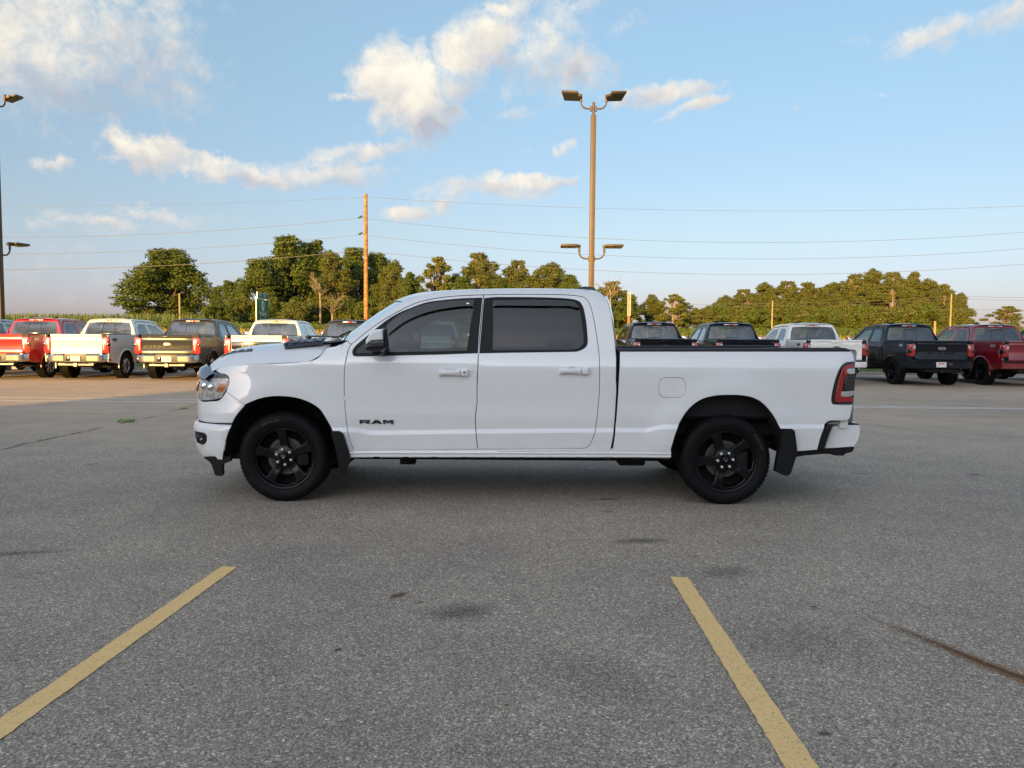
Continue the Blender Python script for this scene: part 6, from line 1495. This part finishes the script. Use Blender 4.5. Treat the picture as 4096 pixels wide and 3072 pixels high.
for k, xd in enumerate([470, 525, 590, 640, 690, 745, 800, 855, 905, 955, 1010, 1060, 1110, 1160, 1210, 1255, 1300]):
    tree_at(6 + k % 2, xd, 655 - (k * 13) % 17, 40, 82 + (k * 5) % 7, k, LM[k], 'undergrowth shrubs of the left and middle wood', cat='shrub')
RM = ['leftmost shrub of the right thicket', 'second shrub from the left end of the right thicket', 'shrub left of the thin yellow pole', 'shrub right behind the thin yellow pole', 'shrub above the second black half-ton roof', 'shrub left of the white half-ton roof', 'shrub above the middle of the white half-ton roof', 'shrub right of the white half-ton roof', 'shrub below the step up of the right row', 'shrub below the tallest tree of the right row', 'shrub left of the navy black half-ton roof', 'shrub above the navy black half-ton roof', 'shrub left of the second thin pole', 'shrub behind the second thin pole', 'last shrub at the right end of the thicket']
for k, xd in enumerate(range(1515, 2080, 38)):
    tree_at(6 + (k + 1) % 2, xd, 668 - (k * 11) % 15, 42, 118 + (k * 5) % 7, k * 2.1, RM[min(k, 14)], 'thicket shrubs of the right tree row', cat='shrub')
for k, xd in enumerate([330, 372, 408]):
    tree_at(7, xd, 668 + k * 3 % 7, 26, 95, k * 2.1, ['left', 'middle', 'right'][k] + ' one of three low shrubs under the lone round tree', 'shrubs under the lone left tree', cat='shrub')
# bare dead branches showing pale against the wood
def dead(px, py, h, seed, lab):
    r = random.Random(seed); m_ = MB(); Y = 84; p = at_depth(px * 1.8517, py * 1.8517, Y); zb = float(ground_z(p.x, Y))
    m_.tube([(0, 0, -.3), (.1, 0, (p.z - zb) * .5), (0, 0, p.z - zb)], [.16, .12, .07], 6)
    def br(a, d, l, w_, n):
        e = a + d * l; m_.tube([a, a + d * l * .5 + Vector((r.uniform(-.1, .1), 0, r.uniform(0, .15))) * l, e], [w_, w_ * .7, w_ * .4], 4)
        if n:
            for _ in range(3): br(a + (e - a) * r.uniform(.4, 1), (d + Vector((r.uniform(-.8, .8), r.uniform(-.8, .8), r.uniform(-.1, .5)))).normalized(), l * r.uniform(.5, .8), w_ * .6, n - 1)
    for k in range(6): br(Vector((0, 0, (p.z - zb) * r.uniform(.6, 1))), Vector((r.uniform(-1, 1), r.uniform(-1, .2), r.uniform(.2, 1))).normalized(), h * r.uniform(.5, 1), .045, 3)
    o = m_.build('dead_tree', M_BARKL, None); o.location = (p.x, Y, zb); tag(o, label=lab, category='dead tree')
dead(716, 665, 1.6, 3, 'pale leafless dead tree standing before the dark left wood'); dead(690, 612, 1.2, 9, 'thin bare dead stem high among the left wood crowns'); dead(1318, 625, 1.5, 5, 'bare branches sticking up right of the cab')

# crops and grass: uncountable, one mesh each
def blades(name, n, xr, yr, h, wd, mt, seed, lab, cat, bend=.4, lift_=0.0):
    r = np.random.default_rng(seed); y = yr[0] + (yr[1] - yr[0]) * r.random(n); x = xr[0] + (xr[1] - xr[0]) * r.random(n); x = x * (y / yr[1])
    z = np.array([ground_z(a, b) for a, b in zip(x, y)]) + lift_ * r.random(n); p = np.stack([x, y, z], 1)
    an = r.uniform(0, math.pi, n); s = np.stack([np.cos(an), np.sin(an) * .4, np.zeros(n)], 1) * wd * r.uniform(.5, 1.2, n)[:, None]; hh = h * r.uniform(.5, 1.15, n)
    t = np.stack([r.normal(0, bend, n) * hh, r.normal(0, bend, n) * hh, hh], 1)
    V = np.stack([p - s, p + s, p + t + s * .4, p + t - s * .4], 1).reshape(-1, 3); o = quads(name, V, np.arange(len(V)).reshape(-1, 4), mt); tag(o, label=lab, category=cat, kind='stuff'); return o
M_DRY = mat('dry_grass', (.28, .22, .08), .8, fn=leaf_fn((.24, .18, .045), (.52, .36, .11))); M_CROP = mat('crop_leaf', (.06, .10, .02), .6, fn=leaf_fn((.035, .065, .012), (.10, .15, .03))); M_LAWN = mat('lawn_blade', (.09, .15, .03), .7, fn=leaf_fn((.06, .11, .02), (.13, .19, .04)))
blades('dry_grass', 26000, (-60, 62), (43.5, 63), .42, .05, M_DRY, 3, 'band of tall dry yellow grass on the slope behind the parked pickups', 'dry grass')
blades('crop_field', 34000, (-72, 75), (62.5, 84), .62, .16, M_CROP, 4, 'field of dense green crop plants in front of the trees', 'crop field', .5)
blades('lawn', 26000, (-30, 32), (32.2, 42), .07, .02, M_LAWN, 5, 'strip of short mown grass behind the kerb under the parked pickups', 'lawn grass', .6)
blades('tall_crop', 9000, (-110, -38), (78, 98), 1.35, .11, M_CROP, 6, 'taller rows of maize along the left horizon below the lone tree', 'maize field', .15)

# lamp posts
M_POLE = mat('bronze_pole', (.105, .072, .042), .5, .1, fn=speck((.105, .072, .042), .08, 2)); M_HEAD = mat('bronze_head', (.10, .075, .05), .5, .2); M_LED = mat('led_panel', (.05, .05, .055), .3)
def lamp_post(x, y, label, turn=0):
    root = empty('lamp_post', (x, y, 0), turn, label=label, category='lamp post', group='tall twin-armed lamp posts')
    m_ = MB(); pr_ = [(-.1, -.1), (.1, -.1), (.1, .1), (-.1, .1)]
    m_.box(-.10, .10, -.10, .10, .6, 10.25, ch=.015); m_.tube([(0, 0, 10.25), (0, 0, 10.75)], .055, 10); m_.build('pole', M_POLE, root)
    q = MB(); q.lathe([(.30, 0), (.30, .6), (.24, .65), (0, .65)], 20, 'Z'); q.build('concrete_base', MATS['concrete'], root, sharp=40)
    for z, dl, k in ((10.50, 0, .0), (4.62, 0, .05)):
        for sg in (1, -1):
            a = MB(); pts = [(sg * .08, 0, z)] + [(sg * (.24 + .26 * math.sin(t)), 0, z + .26 - .26 * math.cos(t)) for t in np.linspace(0, math.pi / 2, 8)] + [(sg * .50, 0, z + .46)]
            a.tube(pts, .033, 8); a.box(sg * .10 - .03, sg * .10 + .03, -.07, .07, z - .10, z + .10, ch=.01); a.tube([(sg * .50, 0, z + .26), (sg * .50, 0, z + .54)], .048, 8); ar = a.build('arm', M_POLE, root, sharp=50)
            h = MB(); hx = sg * .86; tl_ = .10
            h.box(-.34, .34, -.27, .27, -.045, .045, ch=.03); h.box(-.46 if sg > 0 else .30, -.30 if sg > 0 else .46, -.08, .08, -.05, .05, ch=.02)
            he = h.build('lamp_head', M_HEAD, root, sharp=40); he.location = (hx + sg * .04, 0, z + .50); he.rotation_euler = (R(-24), R(-8 * sg), R(22 * sg)) if k == 0 else (R(-3), 0, 0)
            l_ = MB(); l_.box(-.28, -.02, -.21, .21, -.058, -.047); l_.box(.03, .29, -.21, .21, -.058, -.047); l_.build('led_panel', M_LED, he, smooth=False)
    return root
lamp_post(3.15, 31.0, 'tall bronze lamp post rising behind the cab roof, twin heads above and below'); lamp_post(-20.55, 31.0, 'tall bronze lamp post cut by the left edge of the photo', R(76))

# utility poles and wires
M_WOOD = mat('pole_wood', (.36, .17, .06), .85, fn=speck((.36, .17, .06), .5, 5)); M_WOODL = mat('pale_pole_wood', (.30, .24, .11), .85, fn=speck((.30, .24, .11), .15, 3)); M_INS = mat('insulator_green', (.03, .10, .07), .3); M_WIRE = mat('wire_metal', (.13, .12, .10), .6, .1)
UY = 60.0
def upole(xd, ytop, Y, rad, mt, label, ins_=(), cat='utility pole'):
    X = pxX(xd, Y); zb = float(ground_z(X, Y)); zt = CAM_H + (lh(xd) - ytop) * Y / 1661
    root = empty('utility_pole', (X, Y, zb - .3), label=label, category=cat); m_ = MB(); m_.tube([(0, 0, 0), (0, 0, (zt - zb) * .5), (0, 0, zt - zb + .3)], [rad * 1.15, rad, rad * .85], 12); m_.build('pole', mt, root, sharp=50)
    for z in ins_:
        q = MB(); q.lathe([(.03, 0), (.08, .05), (.05, .12), (.09, .17), (.05, .24), (.08, .30), (.03, .36)], 10, 'X', (0, 0, 0)); o = q.build('insulator', M_INS, root); o.location = (-.55, -.1, z - (zb - .3)); o.rotation_euler = (0, R(-28), 0)
        q = MB(); q.tube([(-.2, -.1, z - zb + .3 + .1), (-.05, 0, z - zb + .3 + .0)], .03, 6); q.build('bracket', M_STEEL, root)
    return root, X
zi = [CAM_H + (lh(791) - y) * UY / 1661 for y in (475, 510, 543)]
upole(791, 424, UY, .16, M_WOOD, 'tall orange-lit wooden utility pole left of the cab, three green insulators', zi)
def wire(name, pts, rad, label, group, par=None):
    m_ = MB(); m_.tube(pts, rad, 5, caps=False); o = m_.build(name, M_WIRE, None); tag(o, label=label, category='wire', group=group)
def sag(p0, p1, s, n=40): return [Vector(p0).lerp(Vector(p1), t) - Vector((0, 0, 4 * s * t * (1 - t))) for t in np.linspace(0, 1, n)]
X0 = pxX(791, UY)
wn = ['upper', 'middle', 'lowest']
for k, z in enumerate(zi):
    wire('power_line', sag((X0 - 58.8, UY, z), (X0 - .35, UY - .1, z), 1.66), .013 if k < 2 else .019, f'{wn[k]} of the three power lines running left from the wooden pole', 'power lines between the poles')
    wire('power_line', sag((X0 - .35, UY - .1, z), (X0 + 58.8, UY, z + .1), 1.70), .012, f'{wn[k]} of the three power lines running right from the wooden pole', 'power lines between the poles')
ztp = CAM_H + (lh(791) - 430) * UY / 1661
wire('ground_wire', sag((X0 - 58.8, UY, ztp), (X0, UY, ztp), .9), .008, 'very thin top wire running left from the pole top', 'thin top wires'); wire('ground_wire', sag((X0, UY, ztp), (X0 + 58.8, UY, ztp + .1), .9), .010, 'very thin top wire running right from the pole top', 'thin top wires')
upole(1106 + (X0 + 58.8) / UY * 1661, 430, UY, .16, M_WOOD, 'next wooden utility pole of the power lines, beyond the right edge of the photo'); upole(1106 + (X0 - 58.8) / UY * 1661, 420, UY, .16, M_WOOD, 'next wooden utility pole of the power lines, beyond the left edge of the photo')
# far line of thin poles before the right-hand trees
YF = 100
for xd, yt, lab in ((1665, 650, 'thin yellow-lit pole in front of the right tree row'), (2049, 636, 'taller thin pole near the right end of the tree row')): upole(xd, yt, YF, .11, M_WOODL, lab)
upole(2016, 694, 52, .09, M_WOODL, 'short yellow post between the black and the red pickups', cat='post')
for k, dz in enumerate((0, .35, 1.6)):
    pts = [at_depth(x * 1.8517, (y + dz * 17) * 1.8517, YF) for x, y in ((1150, 652), (1420, 659), (1665, 655), (1860, 652), (2049, 640), (2260, 644))]
    wire('far_wire', [Vector(p) for p in pts], .018, ['top', 'second', 'lowest'][k] + ' of the far thin wires crossing in front of the right tree row', 'far thin wires')
q = upole(390, 636, 80, .11, M_WOODL, 'pale broken pole standing against the lone left tree', cat='pole')[0]
# narrow service sign on a wooden post right of the cab
Ys = 66; sgp, Xs = upole(1356.5, 640, Ys, .13, M_WOOD, 'wooden post with a narrow white sign right of the cab', cat='sign post')
zb = float(ground_z(Xs, Ys)) - .3
q = MB(); zt = CAM_H + (lh(1356) - 632) * Ys / 1661; q.box(-.17, .13, -.20, -.16, zt - 2.0 - zb, zt - zb); sb = q.build('sign_board', mat('sign_white', (.38, .36, .31), .6), sgp, smooth=False)
q = MB()
for k in range(9): q.box(-.10, .02 + .02 * (k % 3), -.206, -.201, zt - zb - .30 - k * .19, zt - zb - .30 - k * .19 + .07)
q.build('sign_lettering', mat('sign_black', (.03, .03, .03), .6), sb, smooth=False)
# the green exit sign, seen nearly edge-on
YE = 64.0; ex_l = at_depth(553 * 1.8517, 636 * 1.8517, YE); zt = ex_l.z - .0; Wd_ = 3.9
ang = R(-74); es = empty('exit_sign', (ex_l.x, YE, float(ground_z(ex_l.x, YE))), R(93), label='green highway sign EXIT 145, Madrid and Boone, standing in the field', category='road sign')
zg = float(ground_z(ex_l.x, YE)); ht = zt - zg
M_SG = mat('sign_green', (.002, .17, .070), .45); M_SW = mat('sign_white_print', (.75, .77, .75), .5); M_AL = mat('sign_aluminium', (.50, .48, .44), .4, .6)
q = MB(); q.box(0, Wd_, -.03, .03, ht - 3.0, ht - .32, ch=.01); bd = q.build('sign_panel', M_SG, es)
q = MB(); q.box(.35, Wd_ - .1, -.03, .03, ht - .28, ht + .22, ch=.01); tb = q.build('exit_tab', M_SG, es)
for z0, z1, a, b in ((ht - 3.0, ht - .32, 0, Wd_), (ht - .28, ht + .22, .35, Wd_ - .1)):
    q = MB(); t_ = .05
    for x0, x1, u0, u1 in ((a, b, z1 - t_, z1), (a, b, z0, z0 + t_), (a, a + t_, z0 + t_, z1 - t_), (b - t_, b, z0 + t_, z1 - t_)): q.box(x0, x1, -.036, -.031, u0, u1)
    q.build('sign_border', M_SW, es, smooth=False)
for x in (.5, Wd_ - .6): q = MB(); q.box(x, x + .12, .035, .16, -.3, ht - .1); q.build('sign_post', M_AL, es, smooth=False)
q = MB(); q.box(-.02, .0, -.03, .03, -.3, ht - .30); q.box(.30, .345, -.03, .05, ht - .30, ht + .24); q.build('sign_edge_beam', M_AL, es, smooth=False)
q = MB(); q.lathe([(0, -.040), (.46, -.040), (.46, -.031)], 32, 'Y', (Wd_ / 2, 0, ht - .86)); q.build('route_disc', M_SW, es, sharp=30)
tx = lambda z, x=Wd_ / 2: (lambda u, w_, c: (x + u, -.042 - c, z + w_))
text_obj('route_number', '17', .52, tx(ht - .86), mat('print_black', (.01, .01, .01), .5), es, ext=.001, bold=.015)
text_obj('sign_lettering', 'Madrid', .62, tx(ht - 1.55), M_SW, es, ext=.001, bold=.012, sx=1.25); text_obj('sign_lettering', 'Boone', .62, tx(ht - 2.13), M_SW, es, ext=.001, bold=.012, sx=1.25); text_obj('sign_lettering', '1/2 MILE', .42, tx(ht - 2.66), M_SW, es, ext=.001, bold=.01, sx=1.2)
text_obj('exit_lettering', 'EXIT', .34, tx(ht - .03, 1.05), M_SW, es, ext=.001, bold=.008, sx=1.3); text_obj('exit_number', '145', .42, tx(ht - .03, 2.45), M_SW, es, ext=.001, bold=.008, sx=1.35)
